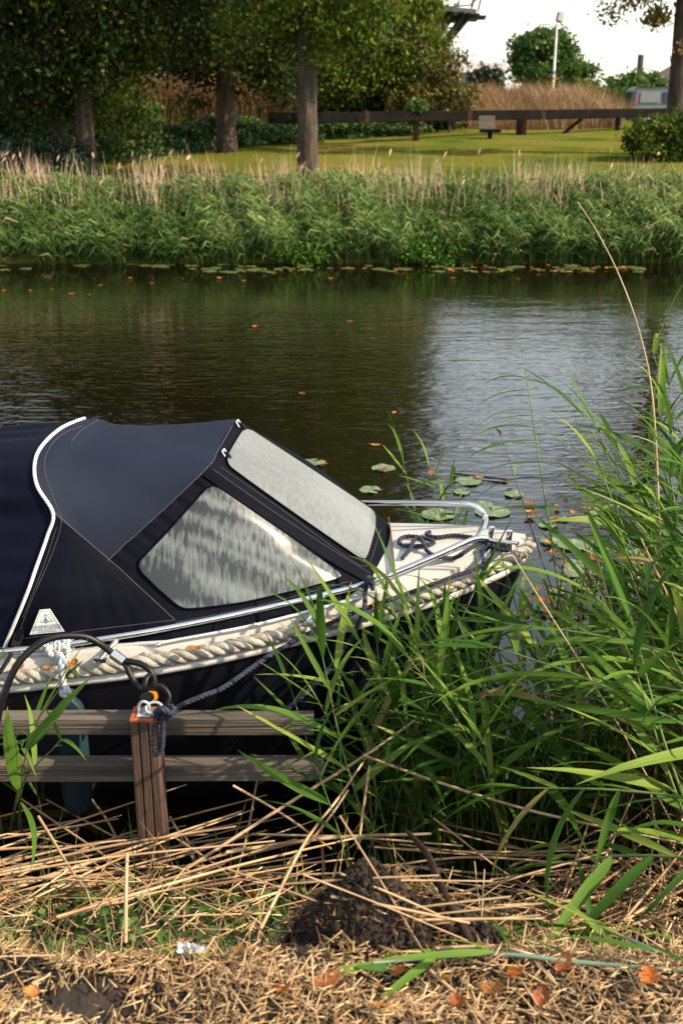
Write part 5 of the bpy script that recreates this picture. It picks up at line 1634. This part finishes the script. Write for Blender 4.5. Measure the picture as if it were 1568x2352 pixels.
# big fallen leafy reeds low at the right
HORIZ = [((1640, 1840), 2.35, (1180, 1810), 2.55, 'pale leafed reed bent flat over the straw at the right edge'), ((1660, 1975), 2.2, (1230, 1990), 2.45, 'lower leafy reed lying almost level across the straw at the right'),
         ((1620, 1520), 2.7, (1150, 1430), 3.0, 'long reed lying level across the right hand stand above the straw'), ((1640, 1700), 2.5, (1120, 1480), 2.9, 'leaning reed with broad leaves crossing the dark water right of the boat'),
         ((1680, 2290), 1.85, (1290, 2200), 1.98, 'cut blue green reed lying on the litter at the lower right'), ((1640, 1600), 2.7, (1330, 1560), 2.8, 'broad leafed reed pushed over at the middle of the right edge')]
for (b, Yb_, tp, Yt, lb) in HORIZ:
    p0 = P(*b, Yb_)
    reed(p0, P(*tp, Yt), rg, lb, None, nleaf=9, ll=.36, bend=.05, lo=.12, r=.004)
# long bare arching stem at the right
pts = [PZ(1520, 1560, 0), P(1515, 1250, 3.9), P(1500, 930, 3.95), P(1470, 770, 4.0), P(1425, 640, 4.05), P(1370, 530, 4.1), P(1325, 462, 4.15)]
t = thing('dry_reed', pts[0], 'long pale bare reed stem arching high to the left in front of the far reeds', 'reed')
MB().tube(catmull(pts, 40), [.0058, .005, .0032, .0014], 7).build('stem', G['straw'], t)

# fill: thin upright shoots and dead blades among the reeds, too many to count
def bladefill(n, rg, xr, yr, hr, wr, lean, t0, t1, dry=.2):
    X, Y = rg.uniform(*xr, n), rg.uniform(*yr, n)
    Z = np.clip(near_z(X, Y), -.1, .7) - .01
    t = rg.uniform(t0, t1, n)
    t = np.where(rg.uniform(0, 1, n) < dry, rg.uniform(.85, 1, n), np.minimum(t, .8))
    return blades(X, Y, Z, rg.uniform(*hr, n), rg.uniform(*wr, n), rg.uniform(*lean, n), rg, t)


def stuff(name, parts, m, label, cat):
    V = []; F4 = []; F3 = []; T4 = []; T3 = []; o = 0
    for (v, a, b, t) in parts:
        V.append(v); F4.append(a + o); F3.append(b + o); T4.append(t[:len(a)]); T3.append(t[len(a):]); o += len(v)
    return tag(link(name, npmesh(name, np.concatenate(V), F4 + F3, np.concatenate(T4 + T3)), m), label, cat, kind='stuff')


G['fill'] = leafmat('undergrowth_leaf', [(0, (.018, .055, .008)), (.5, (.045, .11, .016)), (.8, (.11, .18, .03)), (.86, (.32, .2, .09)), (1, (.5, .34, .18))], trans=.25)
rg = np.random.default_rng(43)
stuff('reed_undergrowth', [bladefill(1100, rg, (1.15, 2.3), (2.7, 5.2), (.25, .9), (.002, .008), (.1, .6), 0, .8, .35),
                           bladefill(520, rg, (.15, 1.0), (2.95, 3.4), (.3, .8), (.002, .0055), (.05, .45), 0, .8, .1),
                           bladefill(260, rg, (.15, 1.2), (2.9, 3.6), (.2, .6), (.0015, .005), (.05, .3), 0, .8, .22),
                           bladefill(1100, rg, (1.05, 2.0), (2.45, 3.4), (.25, .75), (.002, .005), (.1, .7), .5, .8, .85),
                           bladefill(500, rg, (.95, 1.7), (2.2, 2.9), (.08, .4), (.002, .005), (.2, .9), 0, .8, .6),
                           bladefill(160, rg, (-1.4, .2), (2.6, 3.1), (.1, .35), (.0015, .004), (.1, .5), 0, .7, .15)], G['fill'],
      'thin shoots and dead blades filling the gaps among the near reeds', 'undergrowth')
# grass and weeds on the slope and the mown edge
rg = np.random.default_rng(44)
def grassz(n, xr, yr, hr, wr, ln, t0, t1, dry): return bladefill(n, rg, xr, yr, hr, wr, ln, t0, t1, dry)
stuff('bank_grass', [grassz(16000, (-2.1, 2.1), (1.35, 1.95), (.01, .055), (.0008, .0022), (.3, 2.2), 0, .8, .5),
                     grassz(2200, (-2.4, -.1), (2.0, 2.75), (.03, .14), (.001, .003), (.2, 1.2), .1, .8, .2),
                     grassz(900, (.2, 1.7), (2.0, 2.6), (.03, .12), (.001, .003), (.3, 1.2), .1, .8, .55),
                     grassz(2200, (-1.3, -.62), (1.92, 2.15), (.03, .1), (.0008, .002), (.5, 1.6), .3, .8, .75)], G['fill'],
      'short grass and weeds on the near bank', 'grass')
# broad weed leaves on the slope
rg = np.random.default_rng(45)
n_ = 2300
X = rg.uniform(-2.3, 1.2, n_); Yw = rg.uniform(2.02, 2.75, n_)
keep = (X < -.05) | (rg.uniform(0, 1, n_) < .25)
X, Yw = X[keep], Yw[keep]; n_ = len(X)
C = np.stack([X, Yw, near_z(X, Yw) + rg.uniform(.01, .11, n_)], 1)
A = rg.normal(size=(n_, 3)) * np.array([1, 1, .5]); A /= np.linalg.norm(A, axis=1)[:, None]
B = np.cross(A, rg.normal(size=(n_, 3)) * .5 + np.array([0, -.3, 1])); B /= np.linalg.norm(B, axis=1)[:, None]
s = rg.uniform(.008, .021, n_)[:, None]
V, F, t_ = kites(C, A * s, B * s * .62, np.clip(rg.normal(.55, .2, n_), 0, .8))
tag(link('bank_weeds', npmesh('bank_weeds', V, [F], t_), G['fill']), 'small heart shaped weed leaves under the straw on the slope', 'weeds', kind='stuff')

# straw litter: chopped reed on the mown edge (countless)
rg = np.random.default_rng(46)
def chips(n, xr, yr, lr, wr, zr, tint, gap=False):
    X, Y = rg.uniform(*xr, n), rg.uniform(*yr, n)
    if gap:
        d_ = np.sin(X * 5.1 + 1) * np.sin(Y * 9 + X * 3) + .7 * np.sin(X * 11 + Y * 17) + .5 * np.sin(X * 23 - Y * 31)
        k_ = (d_ + rg.normal(0, .5, n) > -1.15) & (Y < 1.9 + .06 * np.sin(X * 7) + .04 * np.sin(X * 19))
        k_ &= ~((X < -.38) & (np.abs(Y - 1.84 - .03 * np.sin(X * 9)) < .05) & (rg.uniform(0, 1, n) < .12))
        X, Y = X[k_], Y[k_]; n = len(X)
    a = rg.uniform(0, math.pi, n)
    el = rg.normal(0, .22, n)
    A = np.stack([np.cos(a) * np.cos(el), np.sin(a) * np.cos(el), np.sin(el)], 1)
    L = rg.uniform(*lr, n) * (.5 + rg.uniform(0, 1, n) ** 2)
    C = np.stack([X, Y, near_z(X, Y) + rg.uniform(*zr, n) + np.abs(np.sin(el)) * L * .5], 1)
    Wv = np.cross(A, np.array([0, 0, 1.0])); Wv /= np.linalg.norm(Wv, axis=1)[:, None]
    U_ = np.cross(Wv, A)
    w_ = rg.uniform(*wr, n)[:, None]
    h = (L * .5)[:, None]
    # three-sided slivers
    V = np.stack([C - A * h - Wv * w_, C - A * h + Wv * w_, C - A * h + U_ * w_ * 1.2, C + A * h - Wv * w_, C + A * h + Wv * w_, C + A * h + U_ * w_ * 1.2], 1).reshape(-1, 3)
    k = np.arange(n)[:, None] * 6
    F4 = np.concatenate([k + np.array([[0, 3, 5, 2]]), k + np.array([[2, 5, 4, 1]]), k + np.array([[0, 1, 4, 3]])])
    F3 = np.concatenate([k + np.array([[0, 2, 1]]), k + np.array([[3, 4, 5]])])
    t = np.clip(rg.normal(tint, .22, n), 0, 1)
    return V, F4, F3, np.concatenate([np.tile(t, 3), np.tile(t, 2)])
G['chips'] = leafmat('straw_chips', [(0, (.09, .045, .02)), (.35, (.28, .155, .066)), (.65, (.5, .335, .17)), (1, (.68, .52, .32))], trans=.08, rough=.7)
stuff('straw_litter', [chips(40000, (-2.1, 2.1), (1.35, 2.0), (.008, .06), (.0005, .0019), (.0, .024), .58, True),
                       chips(1400, (-2.4, 2.2), (1.9, 2.35), (.015, .1), (.0007, .002), (.0, .02), .35),
                       chips(1400, (.35, 1.6), (2.0, 2.7), (.03, .2), (.001, .0028), (.0, .12), .5),
                       chips(700, (-2.4, .3), (2.2, 2.7), (.04, .25), (.001, .0026), (.02, .15), .6)], G['chips'],
      'chopped straw and cut grass littering the mown edge of the bank', 'straw')

# soil mound
rg = np.random.default_rng(47)
c = P(860, 2110, 2.12)
Vm, Fm_ = [], []
nr, na = 60, 150
from mathutils import noise as mnoise
Gd = []
for i in range(nr + 1):
    row = []
    for j in range(na):
        a = 2 * math.pi * j / na
        u = i / nr
        rx = (.32 if math.cos(a) > 0 else .26) * u; ry = .22 * u
        x, y = c.x + math.cos(a) * rx, 2.06 + math.sin(a) * ry
        h = .315 * (1 - u * u) ** .8 * (1 + .3 * math.sin(a * 3 + 1) * u) * (.86 + .2 * mnoise.noise(Vector((x * 9, y * 9, 5))))
        nz_ = mnoise.fractal(Vector((x * 22, y * 22, 3)), .8, 2.1, 5) * .03 + mnoise.noise(Vector((x * 60, y * 60, 8))) * .014 + mnoise.noise(Vector((x * 130, y * 130, 2))) * .006
        row.append((x, y, float(near_z(x, y)) + h + nz_ * (1 - u ** 4) - .012 * u ** 6))
    Gd.append(row)
mb = MB().grid(Gd, False, False, closed=True)
G['mound'] = mat('mound_soil', [(.3, (.006, .0035, .002)), (.55, (.022, .0125, .007)), (.82, (.055, .033, .018))], 40, 8, .95, 1.0, 90, bdist=.01)
tag(mb.build('soil_mound', G['mound']), 'heap of dark crumbly soil thrown up on the edge of the bank', 'soil heap', kind='stuff')
n_ = 7000
uu = rg.uniform(0, 1.1, n_) ** .6; aa = rg.uniform(0, 2 * math.pi, n_)
X = c.x + np.cos(aa) * uu * np.where(np.cos(aa) > 0, .32, .26); Yc_ = 2.06 + np.sin(aa) * uu * .22
Zc = near_z(X, Yc_) + .315 * np.clip(1 - uu * uu, 0, 1) ** .8 * (1 + .3 * np.sin(aa * 3 + 1) * uu) * np.array([.86 + .2 * mnoise.noise(Vector((x_ * 9, y_ * 9, 5))) for x_, y_ in zip(X, Yc_)]) + .006
sz = rg.uniform(.0015, .006, n_) * np.where(rg.uniform(0, 1, n_) < .05, 1.9, 1)
octv = np.array([[1, 0, 0], [-1, 0, 0], [0, 1, 0], [0, -1, 0], [0, 0, 1], [0, 0, -1]], float)
octf = np.array([[0, 2, 4], [2, 1, 4], [1, 3, 4], [3, 0, 4], [2, 0, 5], [1, 2, 5], [3, 1, 5], [0, 3, 5]])
V = (np.stack([X, Yc_, Zc], 1)[:, None] + (octv[None] + rg.normal(0, .5, (n_, 6, 3))) * sz[:, None, None]).reshape(-1, 3)
X2 = rg.uniform(-1.6, -.35, 2500); Y2 = 1.84 + rg.normal(0, .05, 2500)
sz2 = rg.uniform(.0015, .007, 2500)
V2 = (np.stack([X2, Y2, near_z(X2, Y2) + .003], 1)[:, None] + (octv[None] + rg.normal(0, .5, (2500, 6, 3))) * sz2[:, None, None]).reshape(-1, 3)
V = np.concatenate([V, V2]); n_ += 2500
tag(link('soil_clods', npmesh('soil_clods', V, [(np.arange(n_)[:, None, None] * 6 + octf[None]).reshape(-1, 3)]), G['mound']), 'crumbs and clods of dark soil on the heap and the bare patch', 'soil', kind='stuff')


def on_mound(px, py):
    d = ray(px, py)
    for Y in np.arange(1.6, 3.4, .004):
        q = CAM + d * (Y / d.y)
        u2 = ((q.x - c.x) / (.32 if q.x > c.x else .26)) ** 2 + ((q.y - 2.06) / .22) ** 2
        z = float(near_z(q.x, q.y)) + (.3 * (1 - u2) ** .8 if u2 < 1 else 0)
        if q.z <= z: return q
    return nhit(px, py)
mc_ = chips(900, (c.x - .25, c.x + .34), (1.86, 2.22), (.015, .07), (.0006, .0018), (0, .0), .2)
Vc = mc_[0].copy(); cx = Vc.reshape(-1, 6, 3)
u2 = ((cx[:, :, 0].mean(1) - c.x) / .27) ** 2 + ((cx[:, :, 1].mean(1) - 2.06) / .22) ** 2
cx[:, :, 2] += (.29 * np.clip(1 - u2, 0, 1) ** .8 + .006)[:, None]
stuff('mound_bits', [(cx.reshape(-1, 3), mc_[1], mc_[2], mc_[3])], G['chips'], 'brown root and straw bits sticking out of the soil heap', 'straw')

# long dry reed stems lying on the bank, one by one
SG = 'dry reed stems lying across the left slope'
SGR = 'dry reed stems lying across the right slope'
def straw(pts, r, label, group=None, old=False, n=12):
    p = catmull(pts, n)
    t = thing('straw', Vector(p[0]), label, 'reed stem', group)
    mb = MB().tube(p, [r, r * 1.0, r * .9, r * .72], 7)
    mb.build('stalk', G['straw_old'] if old else G['straw'], t)
    L = float(np.linalg.norm(p[-1] - p[0]))
    mbn = MB()
    k = 0
    for u in np.arange(.13, .95, .2 / max(L, .25)):
        i = int(u * (n - 1))
        d = p[i + 1] - p[i]; d /= np.linalg.norm(d)
        MB().tube([p[i] - d * .002, p[i] + d * .002], r * 1.18, 7).build('node', G['straw_old'], t)
    return t
HERO = [([(430, 1995, 2.75), (640, 1860, 2.85), (840, 1735, 2.95), (952, 1655, 3.02)], .0052, 'thick dry stem slanting up past the plank ends, highest of the cut stems'),
        ([(598, 2135, 2.2), (700, 1935, 2.6), (780, 1830, 2.8), (842, 1738, 2.94)], .0044, 'dry stem running down from the crossing point above the soil heap to its left foot'),
        ([(836, 1736, 2.93), (1000, 1795, 2.85), (1240, 1868, 2.75), (1600, 1945, 2.6)], .0046, 'long dry stem slanting down to the right from the crossing point'),
        ([(535, 1805, 2.9), (640, 1865, 2.85), (760, 1950, 2.7)], .004, 'short dry stem slanting down right below the plank ends'),
        ([(822, 1950, 2.75), (835, 1850, 2.8), (848, 1760, 2.82)], .0042, 'short dry stump standing nearly upright left of the middle'),
        ([(660, 1985, 2.7), (740, 1900, 2.75), (800, 1815, 2.8)], .0042, 'broken dry stem leaning right beside the soil heap top'),
        ([(520, 1958, 2.75), (760, 1925, 2.8), (990, 1916, 2.8)], .006, 'thick dry stem lying almost level above the soil heap'),
        ([(288, 2165, 2.05), (289, 2060, 2.1), (292, 1960, 2.15)], .0048, 'single dry stalk standing upright in the left heap of stems')]
for pts, r, lb in HERO: straw([P(*q) for q in pts], r, lb)
rg = np.random.default_rng(48)
for k in range(108):
    px, py = rg.uniform(-120, 650), rg.uniform(1915, 2140)
    q = nhit(px, py)
    lift = rg.uniform(.03, .2)
    L = rg.uniform(.4, 1.0)
    ang = rg.normal(.3, .15)
    d = Vector((math.cos(ang), math.sin(ang) * 1.0 + .05, rg.normal(.02, .06)))
    if rg.uniform() < .16: d = Vector((math.cos(-1.0 + rg.normal(0, .4)), math.sin(-1.0 + rg.normal(0, .4)), rg.normal(0, .1)))
    a = q + Vector((0, 0, lift)) - d * L * .5; b = q + Vector((0, 0, lift)) + d * L * .5
    m_ = (a + b) / 2 + Vector((rg.normal(0, .01), rg.normal(0, .012), .02 * L + (rg.normal(0, .035) if rg.uniform() < .35 else 0)))
    for e_ in (a, b, m_): e_.z = max(e_.z, float(near_z(e_.x, e_.y)) + .006)
    old_ = bool(rg.uniform() < .33)
    straw([a, m_, b], rg.uniform(.0026, .005), ('brown weathered' if old_ else 'pale straw coloured') + (' stem lying crosswise' if d.y < 0 else ' stem lying lengthwise') + ' in the loose heap on the left slope', SG, old_, 9)
for k in range(100):
    px, py = rg.uniform(800, 1700), rg.uniform(1925, 2160)
    if 1040 > px and py > 1985: py -= 110
    q = nhit(px, py)
    lift = rg.uniform(.02, .2)
    L = rg.uniform(.25, .8)
    if px > 1250: ang = rg.normal(.75, .35); rz = rg.normal(.15, .1)
    else: ang = rg.normal(-.12, .2); rz = rg.normal(-.03, .08)
    if rg.uniform() < .15: ang = rg.uniform(-1.5, 1.5)
    d = Vector((math.cos(ang), math.sin(ang), rz)).normalized()
    a = q + Vector((0, 0, lift)) - d * L * .5; b = q + Vector((0, 0, lift)) + d * L * .5
    m_ = (a + b) / 2 + Vector((rg.normal(0, .01), rg.normal(0, .012), -.02 * L + (rg.normal(0, .035) if rg.uniform() < .35 else 0)))
    for e_ in (a, b, m_): e_.z = max(e_.z, float(near_z(e_.x, e_.y)) + .006)
    old_ = bool(rg.uniform() < .33)
    straw([a, m_, b], rg.uniform(.0026, .005), ('brown weathered' if old_ else 'pale straw coloured') + (' stem sloping upwards' if d.z > .05 else ' stem lying level') + ' in the heap on the right slope', SGR, old_, 9)
for k in range(16):
    px, py = rg.uniform(690, 1060), rg.uniform(1985, 2125)
    q = on_mound(px, py) + Vector((0, -.012, .014))
    L = rg.uniform(.12, .42)
    an = rg.normal(-.25, .45)
    d = Vector((math.cos(an), -.35 * abs(math.sin(an)), math.sin(an) * .6)).normalized()
    straw([q - d * L / 2, q + Vector((0, -.004, .006)), q + d * L / 2], rg.uniform(.0018, .0036), 'dry stem lying over the face of the dark soil heap', 'dry stems on the soil heap', rg.uniform() < .4, 7)
# dead stems standing and leaning in the right stand
for k in range(34):
    x, y = rg.uniform(1.0, 1.9), rg.uniform(2.55, 3.6)
    b = Vector((x, y, wl_z(x, y)))
    H = rg.uniform(.3, 1.0)
    tp = b + Vector((rg.normal(-.1, .3) * H, rg.normal(0, .2) * H, H))
    straw([b, b.lerp(tp, .5) + Vector((rg.normal(0, .02), 0, 0)), tp], rg.uniform(.002, .0038), 'dead brown reed stem standing among the green reeds at the right', 'dead stems in the right hand stand', rg.uniform() < .6, 7)
# chopped stumps on the mown edge and in the litter
for k in range(14):
    px, py = rg.uniform(1050, 1560), rg.uniform(2100, 2190)
    q = nhit(px, py)
    d = Vector((rg.normal(-.3, .4), rg.normal(.1, .3), 1)).normalized()
    straw([q - d * .01, q + d * rg.uniform(.02, .07)], rg.uniform(.003, .006), 'short cut reed stump on the edge of the bank at the right', 'cut stumps on the right edge', True, 4)
for k in range(18):
    px, py = rg.uniform(0, 1568), rg.uniform(2170, 2360)
    q = nhit(px, py)
    a_ = rg.normal(.2, .7)
    d = Vector((math.cos(a_), math.sin(a_), rg.normal(0, .06)))
    L = rg.uniform(.05, .22)
    straw([q - d * L / 2 + Vector((0, 0, .018)), q + Vector((0, 0, .022)), q + d * L / 2 + Vector((0, 0, .018))], rg.uniform(.0018, .0035), 'short piece of dry reed lying in the straw litter', 'short reed pieces in the litter', rg.uniform() < .3, 5)
# dark branch
G['stick'] = mat('dark_stick', [(.3, (.014, .008, .006)), (.6, (.04, .022, .014)), (.66, (.2, .08, .025)), (.8, (.26, .11, .04))], 9, 4, .8, .6, 40, bdist=.004, spec=.2)
t = thing('branch', nhit(1095, 2200), 'dark broken branch leaning on the bank right of the soil heap', 'branch')
MB().tube(catmull([P(1100, 2205, 1.84), P(1062, 2130, 1.9), P(1030, 2075, 1.97), P(1005, 2020, 2.1), P(985, 1970, 2.3), P(958, 1935, 2.45), P(932, 1908, 2.55)], 40), [.008, .0105, .0085, .0098, .008, .0088, .004], 10).build('wood', G['stick'], t)
MB().tube([P(962, 1938, 2.44), P(975, 1934, 2.42)], [.006, .002], 5).build('twig_stub', G['stick'], t)

# cut blue green reed pieces on the litter
G['bluereed'] = mat('blue_green_reed', [(.3, (.1, .16, .11)), (.7, (.2, .27, .19))], 8, 4, .5)
for k, (pts, lb) in enumerate([([(1010, 2215), (1180, 2222), (1330, 2240), (1600, 2262)], 'long cut green stem lying level on the litter at the lower right'), ([(855, 2250), (1000, 2236), (1130, 2225)], 'grey green cut leaf stem left of the long cut green stem'),
                               ([(1260, 2085), (1340, 2150), (1430, 2200), (1500, 2235)], 'blue green cut stem slanting down right across the straw edge')]):
    ps = [nhit(*q) + Vector((0, 0, .03 + .01 * k)) for q in pts]
    t = thing('cut_reed', ps[0], lb, 'reed')
    MB().tube(catmull(ps, 16), [.004, .0055, .004], 6).build('stem', G['bluereed'], t)
    rgk = np.random.default_rng(60 + k)
    for j in range(4):
        add_leaf(t, ps[min(j, len(ps) - 1)], Vector((rgk.normal(-.8, .5), rgk.normal(0, .5), rgk.uniform(0, .2))), rgk.uniform(.15, .28), rgk)
for k, (px, py, a0) in enumerate([(1395, 2150, 2.6), (1440, 2175, 2.2), (1500, 2135, 1.6), (1560, 2120, 1.9), (1470, 2100, 2.8), (1330, 2170, 3.4), (1540, 2190, 2.9), (820, 2255, .2), (480, 2230, 2.9)]):
    rgk = np.random.default_rng(75 + k)
    o = link('cut_leaf', LS[int(rgk.integers(0, 14))])
    q = nhit(px, py) + Vector((0, 0, .035))
    o.location = q; o.scale = (.2, .22, .2); o.rotation_euler = (rgk.normal(0, .5), rgk.normal(0, .2), a0)
    tag(o, 'cut green reed leaf lying on the straw litter', 'leaf', 'cut green leaves on the litter')

# fallen leaves on the bank
FL = [(752, 2285, .075, 'large orange brown leaf lying flat at the bottom centre'), (650, 2312, .05, 'yellow leaf just left of the large orange leaf'), (1130, 2310, .065, 'folded pale orange leaf standing right of centre'), (1487, 2280, .06, 'bright red brown leaf at the lower right'),
      (1290, 2245, .05, 'narrow orange leaf above the cut green stem'), (915, 2265, .045, 'small orange leaf right of the large orange leaf'), (1015, 2285, .04, 'small curled orange leaf below the straw edge'), (1240, 2325, .05, 'pale orange leaf among the green tufts'),
      (75, 2315, .04, 'small orange leaf near the lower left corner'), (270, 1925, .06, 'red brown leaf in the dark gap beside the post'), (190, 1945, .05, 'brown curled leaf left of the post foot'), (1050, 2345, .05, 'orange leaf cut by the bottom edge'), (870, 2345, .05, 'brown leaf at the bottom right of the large orange leaf'),
      (1000, 2030, .045, 'orange leaf beside the dark branch'), (550, 2215, .035, 'dark red leaf near the white paper scrap'), (1180, 2265, .04, 'amber leaf between the cut stems'), (1310, 1520, .06, 'brown dead leaf hanging in the reeds right of the boat')]
rg = np.random.default_rng(49)
for px, py, s, lb in FL:
    if py > 1900: q = nhit(px, py) + Vector((0, 0, .035))
    else: q = P(px, py, 3.1)
    put_leaf(q, s * .85, lb, rg=rg, tilt=.5)
# litter
def crumple(seed, n=9):
    rg = np.random.default_rng(seed)
    Gd = np.zeros((n, n, 3))
    for i in range(n):
        for j in range(n):
            Gd[i, j] = ((i / (n - 1) - .5) + rg.normal(0, .035), (j / (n - 1) - .5) * .6 + rg.normal(0, .035), rg.normal(.1, .07))
    return MB().grid(Gd, False)
mb = crumple(1); mb.v = [tuple(nhit(440, 2218) + Vector((x * .05, y * .045, z * .1 + .03))) for x, y, z in mb.v]
tag(mb.build('paper_scrap', mat('paper', (.66, .68, .72), 9, 3, .6)), 'crumpled white paper scrap in the straw at the lower left', 'litter')
q0 = on_mound(582, 2088) + Vector((0, 0, .03))
t = thing('wrapper', q0, 'small crumpled orange wrapper under the stems left of the soil heap', 'litter')
mb = crumple(2); mb.v = [tuple(q0 + Vector((x * .05 + z * .03, z * .1 - .01, y * .12))) for x, y, z in mb.v]
mb.build('foil', mat('orange_foil', (.6, .14, .02), 12, 2, .3), t)
MB().ball(q0 + Vector((-.012, -.022, .01)), .009, 8, (1, .3, 1)).build('white_mark', G['label'], t)

# lily pads near the bow
for me in [pad_mesh(.09, np.random.default_rng(90 + k)) for k in range(3)]:
    me.materials.append(G['lily_near']); pads.append(me)
for k, (px, py, s, lb) in enumerate([(1005, 1182, 1.15, 'large lily pad beyond the bow rail, left one of the near pair'), (1130, 1175, 1.2, 'large lily pad right of the bow rail bend'), (1075, 1105, 1.0, 'pale flat lily pad above the bow rail'), (1105, 1160, .8, 'lily pad half under its bigger neighbour by the rail bend'),
                                     (1060, 1130, .6, 'small lily pad just above the bow rail'), (1180, 1135, .7, 'thin lily pad farthest right beyond the rail'), (880, 1075, .9, 'yellowing lily pad in the dark water above the windscreen'), (850, 1125, .8, 'torn lily pad close to the windscreen edge'), (720, 1062, .9, 'yellow and orange lily pad farthest left above the windscreen')]):
    o = link('lily_pad', pads[4 + k % 3]); o.location = PZ(px, py, .006); o.scale = (s, s, 1); o.rotation_euler = (0, 0, k * 1.7)
    tag(o, lb, 'lily pad', 'lily pads near the boat')
rg = np.random.default_rng(50)
for k in range(26):
    px, py = rg.uniform(1190, 1500), rg.uniform(1140, 1560)
    o = link('lily_pad', pads[4 + k % 3]); o.location = PZ(px, py, .006); s = rg.uniform(.4, 1.0); o.scale = (s, s, 1); o.rotation_euler = (0, 0, rg.uniform(0, 6))
    tag(o, 'lily pad floating among the reeds right of the bow', 'lily pad', 'lily pads among the right hand reeds')
for k in range(30):
    px, py = rg.uniform(1190, 1420), rg.uniform(1150, 1430)
    put_leaf(PZ(px, py, .016), rg.uniform(.04, .075), 'orange leaf floating among the reeds right of the bow', 'orange leaves right of the bow', rg=rg, tilt=.2)
for px, py, lb in ((745, 1066, 'orange leaf on the lily pad farthest left'), (880, 1078, 'orange leaf on the yellowing lily pad'), (990, 1086, 'orange leaf floating above the foredeck'), (1100, 1096, 'orange leaf caught on the floating twig'), (700, 1066, 'orange leaf just off the canvas edge'), (1170, 1108, 'orange leaf at the right end of the floating twig'), (1215, 1155, 'orange leaf left of the reed edge')):
    put_leaf(PZ(px, py, .02), .06, lb, rg=rg, tilt=.2)
t = thing('floating_twig', PZ(1043, 1085, .01), 'thin dark twig floating beyond the bow', 'twig')
MB().tube([PZ(1040, 1088, .012), PZ(1100, 1094, .014), PZ(1165, 1102, .012)], [.009, .008, .005], 6).build('wood', G['stick'], t)
MB().tube([PZ(1043, 1089, .01), PZ(1043, 1089, .01) + Vector((0, 0, .05))], .006, 6).build('twig_stub', G['stick'], t)
